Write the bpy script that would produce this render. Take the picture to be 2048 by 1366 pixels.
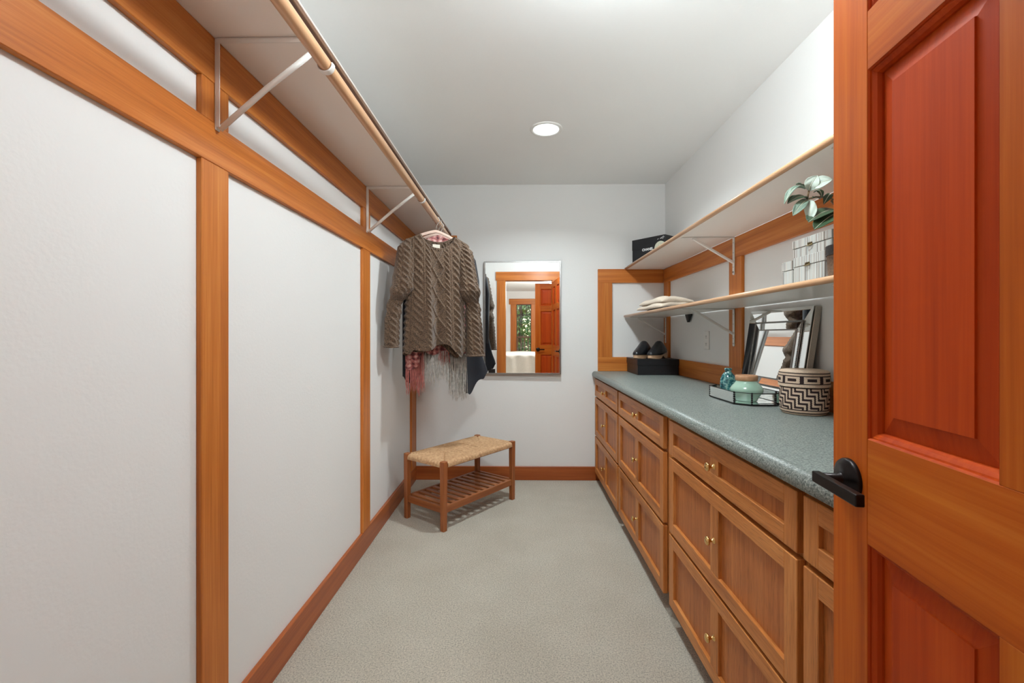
import bpy, bmesh, math, random
from mathutils import Vector, Matrix
random.seed(7)
S = bpy.context.scene
for o in list(bpy.data.objects):
    bpy.data.objects.remove(o, do_unlink=True)
C = S.collection
PI = math.pi
R = math.radians

# ------------------------------------------------------------------ camera, world, lights, exposure
EYE = 1.195
cam_d = bpy.data.cameras.new('camera')
cam_d.sensor_width = 36.0
cam_d.lens = 36.0 * 910.0 / 2048.0
cam_d.shift_y = -12.0 / 2048.0
cam_d.clip_start = 0.02
cam_d.clip_end = 200
cam = bpy.data.objects.new('camera', cam_d)
C.objects.link(cam)
cam.location = (0, 0, EYE)
cam.rotation_euler = (PI / 2, 0, math.atan(13 / 910))
S.camera = cam

world = bpy.data.worlds.new('world')
S.world = world
world.use_nodes = True
wn = world.node_tree.nodes
wl = world.node_tree.links
bg = wn['Background']
sky = wn.new('ShaderNodeTexSky')
sky.sky_type = 'NISHITA'
sky.sun_disc = False
sky.sun_elevation = R(48)
sky.sun_rotation = R(200)
sky.air_density = 1.0
sky.dust_density = 2.0
wl.new(sky.outputs[0], bg.inputs[0])
bg.inputs[1].default_value = 0.55

S.view_settings.view_transform = 'Standard'
S.view_settings.look = 'None'
S.view_settings.gamma = 1.0
S.view_settings.use_curve_mapping = False
S.view_settings.exposure = 0.0
CLOSET_W = 15.5      # watts of the closet downlight
NEAR_W = 2.5        # watts of the downlight nearer the door
SPREAD = 142       # beam of the downlight, degrees
FILL_GLOBE_W = 46       # watts of the unseen globe added to brighten the closet ceiling
BEDROOM_FILL_W = 125    # watts of the unseen lamp added to brighten the bedroom
LAMP_COL = (0.86, 0.965, 1.0)

# ------------------------------------------------------------------ room dimensions
XL, XR, D, H = -0.862, 1.211, 3.775, 2.446
TL, TR, DT = -0.845, 1.193, 3.757      # faces of the timber trim
YF, YB = 0.03, -0.085                  # closet / bedroom side of the door wall
BY = -5.41                             # bedroom window wall
BXL, BXR = -2.6, 3.4

# ------------------------------------------------------------------ helpers
def link(o, parent=None):
    C.objects.link(o)
    if parent is not None:
        o.parent = parent
    return o

def tag(o, label=None, cat=None, group=None, kind=None):
    if label: o['label'] = label
    if cat: o['category'] = cat
    if group: o['group'] = group
    if kind: o['kind'] = kind
    return o

def empty(name, loc=(0, 0, 0), rz=0.0, label=None, cat=None, group=None, kind=None):
    o = bpy.data.objects.new(name, None)
    o.empty_display_size = 0.05
    link(o)
    o.location = loc
    o.rotation_euler = (0, 0, rz)
    return tag(o, label, cat, group, kind)

def obj(name, bm, mat, parent=None, smooth=False, loc=None, rot=None):
    me = bpy.data.meshes.new(name)
    bm.normal_update()
    bm.to_mesh(me)
    bm.free()
    for m in (mat if isinstance(mat, (list, tuple)) else [mat]):
        me.materials.append(m)
    if smooth:
        for p in me.polygons: p.use_smooth = True
    o = bpy.data.objects.new(name, me)
    link(o, parent)
    if loc is not None: o.location = loc
    if rot is not None: o.rotation_euler = rot
    return o

def pyobj(name, verts, faces, mat, parent=None, smooth=False, mi=None, loc=None, rot=None):
    me = bpy.data.meshes.new(name)
    me.from_pydata([tuple(v) for v in verts], [], faces)
    for m in (mat if isinstance(mat, (list, tuple)) else [mat]):
        me.materials.append(m)
    if mi is not None: me.polygons.foreach_set('material_index', mi)
    if smooth: me.polygons.foreach_set('use_smooth', [True] * len(me.polygons))
    me.update()
    o = bpy.data.objects.new(name, me)
    link(o, parent)
    if loc is not None: o.location = loc
    if rot is not None: o.rotation_euler = rot
    return o

def copy_tree(o, parent=None):
    c = o.copy()
    link(c, parent)
    for ch in [x for x in bpy.data.objects if x.parent == o]:
        copy_tree(ch, c)
    return c

def B(x0, x1, y0, y1, z0, z1, bev=0.0, bm=None, mi=0, seg=1):
    """axis-aligned box (optionally bevelled) added to a bmesh"""
    own = bmesh.new()
    m = Matrix.Translation(((x0 + x1) / 2, (y0 + y1) / 2, (z0 + z1) / 2)) @ Matrix.Diagonal((abs(x1 - x0), abs(y1 - y0), abs(z1 - z0), 1))
    bmesh.ops.create_cube(own, size=1.0, matrix=m)
    if bev > 0:
        bmesh.ops.bevel(own, geom=list(own.edges), offset=bev, segments=seg, affect='EDGES', profile=0.5)
    for f in own.faces: f.material_index = mi
    if bm is None: return own
    merge(own, bm)
    return bm

def merge(src, dst):
    me = bpy.data.meshes.new('tmp')
    src.to_mesh(me)
    src.free()
    n0 = len(dst.faces)
    dst.from_mesh(me)
    bpy.data.meshes.remove(me)

def lathe(profile, n=48, bm=None, center=(0, 0, 0), axis='z', closed=True):
    """profile: list of (r, h); makes a surface of revolution"""
    bm = bm or bmesh.new()
    rings = []
    cx, cy, cz = center
    def P(r, h, a):
        if axis == 'z': return (cx + r * math.cos(a), cy + r * math.sin(a), cz + h)
        if axis == 'x': return (cx + h, cy + r * math.cos(a), cz + r * math.sin(a))
        return (cx + r * math.sin(a), cy + h, cz + r * math.cos(a))
    for r, h in profile:
        if r < 1e-6:
            rings.append([bm.verts.new(P(0, h, 0))])
        else:
            rings.append([bm.verts.new(P(r, h, 2 * PI * i / n)) for i in range(n)])
    for a, b in zip(rings[:-1], rings[1:]):
        for i in range(n):
            j = (i + 1) % n
            if len(a) == 1 and len(b) == 1: continue
            if len(a) == 1: bm.faces.new((a[0], b[j], b[i]))
            elif len(b) == 1: bm.faces.new((a[i], a[j], b[0]))
            else: bm.faces.new((a[i], a[j], b[j], b[i]))
    bmesh.ops.recalc_face_normals(bm, faces=list(bm.faces))
    return bm

def tube(path, r, n=10, bm=None, cap=True, flat=None):
    """tube along a polyline; r number or list; flat=(ru,rv) elliptical section"""
    bm = bm or bmesh.new()
    pts = [Vector(p) for p in path]
    rings = []
    up = Vector((0, 0, 1))
    prev = None
    for i, p in enumerate(pts):
        t = (pts[min(i + 1, len(pts) - 1)] - pts[max(i - 1, 0)]).normalized()
        if prev is None:
            ref = up if abs(t.dot(up)) < 0.95 else Vector((1, 0, 0))
            nx = t.cross(ref).normalized()
        else:
            nx = (prev - t * prev.dot(t)).normalized()
        prev = nx
        ny = t.cross(nx).normalized()
        rr = r[i] if isinstance(r, (list, tuple)) else r
        a, b = (rr, rr) if flat is None else (flat[0] * rr, flat[1] * rr)
        rings.append([bm.verts.new(p + nx * a * math.cos(2 * PI * k / n) + ny * b * math.sin(2 * PI * k / n)) for k in range(n)])
    for a, b in zip(rings[:-1], rings[1:]):
        for k in range(n):
            bm.faces.new((a[k], a[(k + 1) % n], b[(k + 1) % n], b[k]))
    if cap:
        bm.faces.new(rings[0][::-1])
        bm.faces.new(rings[-1])
    return bm

def bar(p, q, w, t, up=(0, 0, 1), bm=None, bev=0.0):
    """rectangular bar from p to q, width w along side axis, thickness t along up-ish axis"""
    own = bmesh.new()
    p, q = Vector(p), Vector(q)
    d = q - p
    L = d.length
    d.normalize()
    s = d.cross(Vector(up)).normalized()
    u = s.cross(d).normalized()
    m = Matrix((( d.x, s.x, u.x, (p.x + q.x) / 2), (d.y, s.y, u.y, (p.y + q.y) / 2), (d.z, s.z, u.z, (p.z + q.z) / 2), (0, 0, 0, 1)))
    bmesh.ops.create_cube(own, size=1.0, matrix=m @ Matrix.Diagonal((L, w, t, 1)))
    if bev > 0:
        bmesh.ops.bevel(own, geom=list(own.edges), offset=bev, segments=1, affect='EDGES')
    if bm is None: return own
    merge(own, bm)
    return bm

def loft_rect(levels, bm=None):
    """levels: list of (x0,x1,z0,z1,y) concentric rectangles, last one capped"""
    bm = bm or bmesh.new()
    rings = []
    for x0, x1, z0, z1, y in levels:
        rings.append([bm.verts.new(v) for v in ((x0, y, z0), (x1, y, z0), (x1, y, z1), (x0, y, z1))])
    for a, b in zip(rings[:-1], rings[1:]):
        for k in range(4):
            bm.faces.new((a[k], a[(k + 1) % 4], b[(k + 1) % 4], b[k]))
    return bm, rings

# ------------------------------------------------------------------ materials
def srgb(r, g, b):
    f = lambda c: c / 12.92 if c <= 0.04045 else ((c + 0.055) / 1.055) ** 2.4
    return (f(r / 255), f(g / 255), f(b / 255), 1)

class NT:
    def __init__(s, name):
        s.m = bpy.data.materials.new(name)
        s.m.use_nodes = True
        s.n = s.m.node_tree.nodes
        s.l = s.m.node_tree.links
        s.b = s.n['Principled BSDF']
    def new(s, t, **kw):
        n = s.n.new(t)
        for k, v in kw.items(): setattr(n, k, v)
        return n
    def link(s, a, b): s.l.new(a, b)
    def bump(s, h, strength=0.3, dist=0.002):
        bp = s.new('ShaderNodeBump')
        bp.inputs['Strength'].default_value = strength
        bp.inputs['Distance'].default_value = dist
        s.link(h, bp.inputs['Height'])
        s.link(bp.outputs[0], s.b.inputs['Normal'])
        return bp
    def noise(s, vec, scale, detail=4, rough=0.5, dist=0.0):
        n = s.new('ShaderNodeTexNoise')
        n.inputs['Scale'].default_value = scale
        n.inputs['Detail'].default_value = detail
        n.inputs['Roughness'].default_value = rough
        n.inputs['Distortion'].default_value = dist
        if vec is not None: s.link(vec, n.inputs['Vector'])
        return n
    def ramp(s, fac, stops):
        r = s.new('ShaderNodeValToRGB')
        e = r.color_ramp.elements
        while len(e) < len(stops): e.new(0.5)
        for i, (p, c) in enumerate(stops):
            e[i].position = p
            e[i].color = c
        s.link(fac, r.inputs[0])
        return r
    def coord(s): return s.new('ShaderNodeTexCoord').outputs['Object']

def plain(name, col, rough=0.5, metal=0.0, spec=0.5, coat=0.0, noise=0.0, bump=0.0, bscale=200, sheen=0.0, trans=0.0):
    t = NT(name)
    t.b.inputs['Base Color'].default_value = col
    t.b.inputs['Roughness'].default_value = rough
    t.b.inputs['Metallic'].default_value = metal
    t.b.inputs['Specular IOR Level'].default_value = spec
    t.b.inputs['Coat Weight'].default_value = coat
    t.b.inputs['Sheen Weight'].default_value = sheen
    t.b.inputs['Transmission Weight'].default_value = trans
    c = t.coord()
    n = t.noise(c, bscale, 3)
    if noise > 0:
        a = tuple(max(0, x * (1 - noise)) for x in col[:3]) + (1,)
        b = tuple(min(1, x * (1 + noise)) for x in col[:3]) + (1,)
        t.link(t.ramp(n.outputs[0], [(0.3, a), (0.7, b)]).outputs[0], t.b.inputs['Base Color'])
    if bump > 0:
        t.bump(n.outputs[0], bump, 0.002)
    return t.m

def wood(name, axis, dark, mid, light, rough=0.38, coat=0.15, stretch=0.9, cross=26.0, pores=0.0, spread=0.10, bump=0.04, spec=0.4):
    t = NT(name)
    c = t.coord()
    oi = t.new('ShaderNodeObjectInfo')
    mul = t.new('ShaderNodeVectorMath', operation='SCALE')
    mul.inputs[0].default_value = (13.7, 7.3, 9.1)
    t.link(oi.outputs['Random'], mul.inputs['Scale'])
    add = t.new('ShaderNodeVectorMath', operation='ADD')
    t.link(c, add.inputs[0]); t.link(mul.outputs[0], add.inputs[1])
    mp = t.new('ShaderNodeMapping')
    sc = [cross, cross, cross]
    sc[axis] = stretch
    mp.inputs['Scale'].default_value = sc
    t.link(add.outputs[0], mp.inputs['Vector'])
    n1 = t.noise(mp.outputs[0], 1.0, 5, 0.55, 0.6)
    mp2 = t.new('ShaderNodeMapping')
    sc2 = [cross * 7] * 3
    sc2[axis] = stretch * 4
    mp2.inputs['Scale'].default_value = sc2
    t.link(add.outputs[0], mp2.inputs['Vector'])
    n2 = t.noise(mp2.outputs[0], 1.0, 4, 0.6)
    mix = t.new('ShaderNodeMix', data_type='FLOAT')
    mix.inputs['Factor'].default_value = 0.35
    t.link(n1.outputs[0], mix.inputs['A']); t.link(n2.outputs[0], mix.inputs['B'])
    rp = t.ramp(mix.outputs['Result'], [(0.30, dark), (0.5, mid), (0.72, light)])
    hv = t.new('ShaderNodeHueSaturation')
    mr = t.new('ShaderNodeMapRange')
    mr.inputs['To Min'].default_value = 1 - spread
    mr.inputs['To Max'].default_value = 1 + spread
    t.link(oi.outputs['Random'], mr.inputs['Value'])
    t.link(mr.outputs[0], hv.inputs['Value'])
    t.link(rp.outputs[0], hv.inputs['Color'])
    col = hv.outputs[0]
    if pores > 0:
        mp3 = t.new('ShaderNodeMapping')
        sc3 = [420, 420, 420]
        sc3[axis] = 22
        mp3.inputs['Scale'].default_value = sc3
        t.link(add.outputs[0], mp3.inputs['Vector'])
        n3 = t.noise(mp3.outputs[0], 1.0, 2, 0.5)
        r3 = t.ramp(n3.outputs[0], [(0.30, (1 - pores, 1 - pores, 1 - pores, 1)), (0.46, (1, 1, 1, 1))])
        mx = t.new('ShaderNodeMix', data_type='RGBA', blend_type='MULTIPLY')
        mx.inputs['Factor'].default_value = 1.0
        t.link(col, mx.inputs['A']); t.link(r3.outputs[0], mx.inputs['B'])
        col = mx.outputs['Result']
    t.link(col, t.b.inputs['Base Color'])
    t.b.inputs['Roughness'].default_value = rough
    t.b.inputs['Specular IOR Level'].default_value = spec
    t.b.inputs['Coat Weight'].default_value = coat
    t.b.inputs['Coat Roughness'].default_value = 0.25
    t.bump(n2.outputs[0], bump, 0.002)
    return t.m

M = {}
# painted drywall with a soft orange-peel texture
def paint(name, col, bump=0.18, rough=0.6):
    t = NT(name)
    c = t.coord()
    n = t.noise(c, 95, 3, 0.5)
    n2 = t.noise(c, 1.3, 2, 0.5)
    a = tuple(x * 0.97 for x in col[:3]) + (1,)
    t.link(t.ramp(n2.outputs[0], [(0.3, a), (0.7, col)]).outputs[0], t.b.inputs['Base Color'])
    t.b.inputs['Roughness'].default_value = rough
    t.b.inputs['Specular IOR Level'].default_value = 0.35
    t.bump(n.outputs[0], bump, 0.0025)
    return t.m
M['wall'] = paint('wall_paint', srgb(234, 233, 231))
M['ceiling'] = paint('ceiling_paint', srgb(249, 249, 248), 0.12, 0.75)
FD, FM, FL = srgb(152, 80, 26), srgb(188, 108, 42), srgb(210, 138, 66)
for i, a in enumerate('xyz'):
    M['fir_' + a] = wood('fir_trim_' + a, i, FD, FM, FL, spread=0.08, coat=0.06, rough=0.42, spec=0.3)
BD_, BM_, BL_ = srgb(134, 62, 22), srgb(160, 80, 32), srgb(182, 102, 46)
for i, a in enumerate('xyz'):
    M['base_' + a] = wood('fir_baseboard_' + a, i, BD_, BM_, BL_, spread=0.04)
DD, DM, DL = srgb(146, 60, 10), srgb(174, 84, 19), srgb(194, 110, 36)
for i, a in enumerate('xyz'):
    M['door_' + a] = wood('fir_door_' + a, i, DD, DM, DL, rough=0.5, coat=0.0, cross=18, stretch=0.7, spread=0.06, spec=0.12)
M['door_panel'] = wood('fir_door_panel', 2, srgb(146, 46, 6), srgb(170, 61, 10), srgb(188, 78, 18), rough=0.5, coat=0.0, cross=18, stretch=0.7, spread=0.06, spec=0.12)
OD, OM, OL = srgb(148, 84, 34), srgb(188, 117, 58), srgb(208, 142, 82)
for i, a in enumerate('xyz'):
    M['oak_' + a] = wood('oak_' + a, i, OD, OM, OL, rough=0.42, coat=0.04, cross=20, stretch=1.6, pores=0.32, spread=0.05, bump=0.06, spec=0.25)
M['oak_panel'] = wood('oak_panel', 2, srgb(136, 72, 30), srgb(172, 100, 48), srgb(194, 122, 66), rough=0.42, coat=0.04, cross=24, stretch=1.1, pores=0.36, spread=0.04, bump=0.06, spec=0.25)
ND, NM, NL = srgb(180, 132, 94), srgb(202, 156, 116), srgb(218, 176, 138)
M['edge_shade'] = wood('shaded_wood_edge', 1, srgb(84, 56, 38), srgb(104, 74, 54), srgb(122, 92, 70), rough=0.4, coat=0.1)  # shelf edge wood with its shade put into the colour
M['nosing'] = wood('maple_nosing', 1, ND, NM, NL, rough=0.32, coat=0.3)
TD, TM, TLc = srgb(118, 62, 30), srgb(152, 88, 46), srgb(176, 112, 62)
for i, a in enumerate('xyz'):
    M['teak_' + a] = wood('teak_' + a, i, TD, TM, TLc, rough=0.45, coat=0.05, cross=34, spread=0.10)

def carpet():
    t = NT('carpet_pile')
    c = t.coord()
    big = t.noise(c, 3.2, 4, 0.6)
    fine = t.noise(c, 170, 4, 0.8)
    r1 = t.ramp(big.outputs[0], [(0.32, srgb(206, 197, 180)), (0.68, srgb(216, 208, 192))])
    r2 = t.ramp(fine.outputs[0], [(0.38, (0.46, 0.44, 0.40, 1)), (0.48, (0.92, 0.91, 0.90, 1)), (0.62, (1.25, 1.25, 1.23, 1))])
    mx = t.new('ShaderNodeMix', data_type='RGBA', blend_type='MULTIPLY')
    mx.inputs['Factor'].default_value = 0.85
    t.link(r1.outputs[0], mx.inputs['A']); t.link(r2.outputs[0], mx.inputs['B'])
    t.link(mx.outputs['Result'], t.b.inputs['Base Color'])
    t.b.inputs['Roughness'].default_value = 0.95
    t.b.inputs['Sheen Weight'].default_value = 0.15
    ad = t.new('ShaderNodeMath', operation='ADD')
    fine2 = t.noise(c, 420, 3, 0.7)
    t.link(fine.outputs[0], ad.inputs[0]); t.link(fine2.outputs[0], ad.inputs[1])
    t.bump(ad.outputs[0], 0.8, 0.008)
    return t.m
M['carpet'] = carpet()

def laminate():
    t = NT('speckled_laminate')
    c = t.coord()
    n1 = t.noise(c, 210, 3, 0.75)
    n2 = t.noise(c, 480, 2, 0.6)
    r1 = t.ramp(n1.outputs[0], [(0.36, srgb(66, 74, 72)), (0.46, srgb(120, 128, 123)), (0.56, srgb(140, 146, 140)), (0.66, srgb(174, 178, 171))])
    r2 = t.ramp(n2.outputs[0], [(0.3, (0.75, 0.78, 0.78, 1)), (0.6, (1.05, 1.05, 1.05, 1))])
    mx = t.new('ShaderNodeMix', data_type='RGBA', blend_type='MULTIPLY')
    mx.inputs['Factor'].default_value = 0.8
    t.link(r1.outputs[0], mx.inputs['A']); t.link(r2.outputs[0], mx.inputs['B'])
    t.link(mx.outputs['Result'], t.b.inputs['Base Color'])
    t.b.inputs['Roughness'].default_value = 0.42
    t.bump(n1.outputs[0], 0.05, 0.001)
    return t.m
M['laminate'] = laminate()
M['melamine'] = plain('white_melamine', srgb(240, 233, 226), 0.3)
M['white_metal'] = plain('white_enamel_metal', srgb(226, 222, 216), 0.28, spec=0.6)
M['white_plastic'] = plain('white_plastic', srgb(232, 230, 226), 0.35)
M['brass'] = plain('polished_brass', srgb(222, 184, 120), 0.18, metal=1.0)
M['black_metal'] = plain('oil_rubbed_bronze', srgb(34, 30, 30), 0.34, metal=0.85, noise=0.2, bscale=60)
M['mirror'] = plain('mirror_glass', (0.93, 0.945, 0.94, 1), 0.0, metal=1.0)
M['silver'] = plain('brushed_silver', srgb(158, 157, 155), 0.32, metal=1.0, noise=0.08)
M['champagne'] = plain('champagne_silver', srgb(176, 168, 156), 0.35, metal=0.8, noise=0.1)
M['black_card'] = plain('black_card', srgb(24, 24, 28), 0.42, noise=0.15, bscale=30)
M['dark_void'] = plain('dark_gap', srgb(40, 20, 12), 0.8)
M['white_print'] = plain('white_print', srgb(236, 236, 236), 0.5)
M['black_leather'] = plain('black_leather', srgb(26, 27, 32), 0.3, coat=0.3, bump=0.08, bscale=180)
M['clog_sole'] = plain('pale_wood_sole', srgb(206, 168, 134), 0.55, noise=0.12, bscale=40)
M['rubber'] = plain('dark_rubber', srgb(40, 34, 32), 0.7)
M['cream_knit'] = plain('cream_fleece', srgb(216, 200, 180), 0.95, noise=0.08, bscale=120, bump=0.35, sheen=0.3)
M['black_cloth'] = plain('black_cloth', srgb(22, 20, 22), 0.9, sheen=0.1)
M['navy'] = plain('navy_wool', srgb(15, 18, 29), 0.85, noise=0.25, bscale=160, sheen=0.25, bump=0.2)
M['pink_velvet'] = plain('blush_velvet', srgb(222, 192, 176), 0.8, sheen=0.5)
M['fringe_pink'] = plain('pink_yarn', srgb(188, 112, 104), 0.9, noise=0.25, bscale=60)
M['fringe_grey'] = plain('grey_white_yarn', srgb(196, 192, 186), 0.9, noise=0.35, bscale=50)
M['woven_label'] = plain('woven_label', srgb(226, 218, 202), 0.7, noise=0.08, bscale=300)
M['chrome'] = plain('chrome_wire', srgb(210, 205, 200), 0.2, metal=1.0)

def knit():
    t = NT('brown_wool_knit')
    c = t.coord()
    v = t.new('ShaderNodeTexVoronoi')
    v.inputs['Scale'].default_value = 210
    t.link(c, v.inputs['Vector'])
    n = t.noise(c, 160, 3, 0.6)
    n2 = t.noise(c, 12, 3, 0.5)
    rp = t.ramp(v.outputs['Distance'], [(0.0, srgb(138, 114, 92)), (0.42, srgb(108, 86, 67)), (0.85, srgb(50, 37, 28))])
    r2 = t.ramp(n2.outputs[0], [(0.3, (0.86, 0.85, 0.84, 1)), (0.7, (1.06, 1.05, 1.04, 1))])
    mx = t.new('ShaderNodeMix', data_type='RGBA', blend_type='MULTIPLY')
    mx.inputs['Factor'].default_value = 1
    t.link(rp.outputs[0], mx.inputs['A']); t.link(r2.outputs[0], mx.inputs['B'])
    t.link(mx.outputs['Result'], t.b.inputs['Base Color'])
    t.b.inputs['Roughness'].default_value = 0.95
    t.b.inputs['Sheen Weight'].default_value = 0.2
    sb = t.new('ShaderNodeMath', operation='SUBTRACT')
    sb.inputs[0].default_value = 1.0
    t.link(v.outputs['Distance'], sb.inputs[1])
    t.bump(sb.outputs[0], 0.6, 0.004)
    return t.m
M['knit'] = knit()

def plaid():
    t = NT('pink_burgundy_plaid')
    c = t.coord()
    sp = t.new('ShaderNodeSeparateXYZ')
    t.link(c, sp.inputs[0])
    def stripes(out, f):
        m = t.new('ShaderNodeMath', operation='MULTIPLY'); m.inputs[1].default_value = f
        t.link(out, m.inputs[0])
        s_ = t.new('ShaderNodeMath', operation='SINE')
        t.link(m.outputs[0], s_.inputs[0])
        return s_.outputs[0]
    a = stripes(sp.outputs[0], 150)
    b = stripes(sp.outputs[2], 210)
    n = t.noise(c, 26, 3, 0.6, 1.5)
    ad = t.new('ShaderNodeMath', operation='ADD'); t.link(a, ad.inputs[0]); t.link(b, ad.inputs[1])
    sc = t.new('ShaderNodeMath', operation='MULTIPLY_ADD'); sc.inputs[1].default_value = 0.10; t.link(ad.outputs[0], sc.inputs[0]); t.link(n.outputs[0], sc.inputs[2])
    rp = t.ramp(sc.outputs[0], [(0.30, srgb(88, 34, 40)), (0.46, srgb(164, 88, 86)), (0.58, srgb(196, 134, 126)), (0.78, srgb(222, 190, 182))])
    t.link(rp.outputs[0], t.b.inputs['Base Color'])
    t.b.inputs['Roughness'].default_value = 0.7
    t.b.inputs['Sheen Weight'].default_value = 0.3
    return t.m
M['plaid'] = plaid()

def rush():
    t = NT('paper_cord')
    c = t.coord()
    n = t.noise(c, 60, 3, 0.5)
    rp = t.ramp(n.outputs[0], [(0.28, srgb(172, 132, 94)), (0.5, srgb(192, 152, 112)), (0.72, srgb(208, 170, 130))])
    t.link(rp.outputs[0], t.b.inputs['Base Color'])
    t.b.inputs['Roughness'].default_value = 0.8
    t.bump(n.outputs[0], 0.2, 0.002)
    return t.m
M['rush'] = rush()

# ------------------------------------------------------------------ room shell
def structure(name, bm, mat, label, smooth=False):
    return tag(obj(name, bm, mat, None, smooth), label, kind='structure')

fl = bmesh.new()
B(XL - 0.1, XR + 0.1, YB, D + 0.1, -0.08, 0.0, bm=fl)
structure('floor', fl, M['carpet'], 'pale beige cut pile carpet covering the closet floor')
structure('ceiling', B(XL - 0.1, XR + 0.1, YB, D + 0.1, H, H + 0.1), M['ceiling'], 'smooth white closet ceiling with one round downlight')
structure('wall_left', B(XL - 0.1, XL, YF, D + 0.1, 0, H), M['wall'], 'white textured wall behind the timber battens and hanging rod')
structure('wall_right', B(XR, XR + 0.1, YF, D + 0.1, 0, H), M['wall'], 'white wall above and behind the green counter')
structure('wall_back', B(XL, XR, D, D + 0.1, 0, H), M['wall'], 'white end wall with the framed mirror on it')
OX0, OX1, OZ = -0.292, 0.462, 2.09
wf = bmesh.new()
B(XL - 0.1, OX0 - 0.02, YB, YF, 0, H, bm=wf)
B(OX1 + 0.02, XR + 0.1, YB, YF, 0, H, bm=wf)
B(OX0 - 0.02, OX1 + 0.02, YB, YF, OZ + 0.02, H, bm=wf)
structure('wall_front', wf, M['wall'], 'white wall around the closet doorway, seen in the mirror')

# ---- baseboards
structure('baseboard_left', B(XL, TL, YF, DT, 0, 0.117, 0.002), M['base_y'], 'reddish wooden baseboard along the left wall')
structure('baseboard_back', B(XL, 0.70, DT, D, 0, 0.112, 0.002), M['base_x'], 'reddish wooden baseboard under the framed mirror')

# ---- door jamb and casing (closet side and bedroom side)
tr = empty('trim_1', (0, 0, 0), 0, 'wide fir casing around the closet doorway, seen in the mirror', kind='structure')
obj('jamb', B(OX0 - 0.02, OX0, YB, YF, 0, OZ, 0.001), M['fir_z'], tr)
obj('jamb', B(OX1, OX1 + 0.02, YB, YF, 0, OZ, 0.001), M['fir_z'], tr)
obj('head_jamb', B(OX0 - 0.02, OX1 + 0.02, YB, YF, OZ, OZ + 0.02, 0.001), M['fir_x'], tr)
for y0, y1 in ((YF, YF + 0.018), (YB - 0.018, YB)):
    obj('casing_board', B(OX0 - 0.142, OX0 - 0.005, y0, y1, 0, OZ + 0.005, 0.002), M['fir_z'], tr)
    obj('casing_board', B(OX1 + 0.005, OX1 + 0.142, y0, y1, 0, OZ + 0.005, 0.002), M['fir_z'], tr)
    y0b, y1b = (y0, y1 + 0.006) if y0 == YF else (y0 - 0.006, y1)
    obj('casing_head', B(OX0 - 0.162, OX1 + 0.162, y0b, y1b, OZ + 0.005, OZ + 0.147, 0.002), M['fir_x'], tr)

# ---- left wall timber frame
t2 = empty('trim_2', (0, 0, 0), 0, 'fir battens and rails framing the left wall under the shelf', kind='structure')
obj('rail', B(XL, TL, YF, DT, 1.896, 2.023, 0.0015), M['fir_y'], t2)
obj('rail', B(XL, TL, YF, DT, 1.672, 1.786, 0.0015), M['fir_y'], t2)
for y0, y1 in ((1.204, 1.317), (2.468, 2.585), (3.60, DT)):
    obj('post', B(XL, TL - 0.001, y0, y1, 0.117, 1.672, 0.0015), M['fir_z'], t2)
    obj('post', B(XL, TL - 0.001, y0, y1, 1.786, 1.896, 0.0015), M['fir_z'], t2)
obj('rail', B(TL, -0.51, DT, D, 1.896, 2.023, 0.0015), M['fir_x'], t2)
obj('rail', B(TL, -0.59, YF, YF + 0.018, 1.896, 2.023, 0.0015), M['fir_x'], t2)
obj('post', B(-0.655, -0.59, YF, YF + 0.018, 1.70, 1.896, 0.0015), M['fir_z'], t2)

# ---- right alcove timber frame
t3 = empty('trim_3', (0, 0, 0), 0, 'fir boards framing the wall between the green counter and shelves', kind='structure')
RY0 = 0.60
obj('rail', B(TR, XR, RY0, DT, 1.624, 1.738, 0.0015), M['fir_y'], t3)
obj('rail', B(TR, XR, RY0, DT, 0.901, 1.017, 0.0015), M['fir_y'], t3)
for y0, y1 in ((3.64, DT), (2.455, 2.60), (1.25, 1.38)):
    obj('post', B(TR + 0.001, XR, y0, y1, 1.017, 1.624, 0.0015), M['fir_z'], t3)
obj('rail', B(0.655, TR, DT, D, 1.629, 1.742, 0.0015), M['fir_x'], t3)
obj('rail', B(0.655, TR, DT, D, 0.901, 1.017, 0.0015), M['fir_x'], t3)
obj('post', B(0.655, 0.706, DT + 0.001, D, 1.017, 1.629, 0.001), M['fir_z'], t3)
obj('post', B(0.706, 0.772, DT + 0.001, D, 1.017, 1.629, 0.001), M['fir_z'], t3)

# ------------------------------------------------------------------ ceiling downlights
def downlight(x, y, label, watts):
    e = empty('recessed_downlight', (x, y, H), 0, label, 'ceiling light', None)
    obj('trim_ring', lathe([(0.098, 0.0), (0.098, -0.004), (0.090, -0.008), (0.077, -0.006), (0.077, 0.0)], 64), M['white_plastic'], e, True)
    t = NT('led_diffuser')
    t.b.inputs['Base Color'].default_value = (1, 1, 1, 1)
    t.b.inputs['Emission Color'].default_value = LAMP_COL + (1,)
    t.b.inputs['Emission Strength'].default_value = 6.0
    obj('lens', lathe([(0.0, -0.005), (0.05, -0.005), (0.0765, -0.004), (0.0765, 0.0)], 48), t.m, e, True)
    ld = bpy.data.lights.new('downlight_lamp', 'AREA')
    ld.shape = 'DISK'
    ld.size = 0.15
    ld.energy = watts
    ld.color = LAMP_COL
    ld.spread = R(SPREAD)
    lo = bpy.data.objects.new('lamp', ld)
    link(lo, e)
    lo.location = (0, 0, -0.012)
downlight(0.167, 2.759, 'round white recessed downlight glowing in the closet ceiling', CLOSET_W)
downlight(0.06, 1.16, 'round white recessed downlight in the closet ceiling nearest the door', NEAR_W)
e = empty('added_fill_globe', (0.30, 1.12, H), 0, 'added fill globe, out of view on the closet ceiling just inside the door', 'ceiling light')  # added lamp, never in view, lifts the ceiling and walls
obj('canopy', lathe([(0.0, -0.001), (0.065, -0.001), (0.065, -0.018), (0.05, -0.028), (0.0, -0.028)], 40), M['white_plastic'], e, True)
t = NT('fill_globe_glow')
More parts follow.
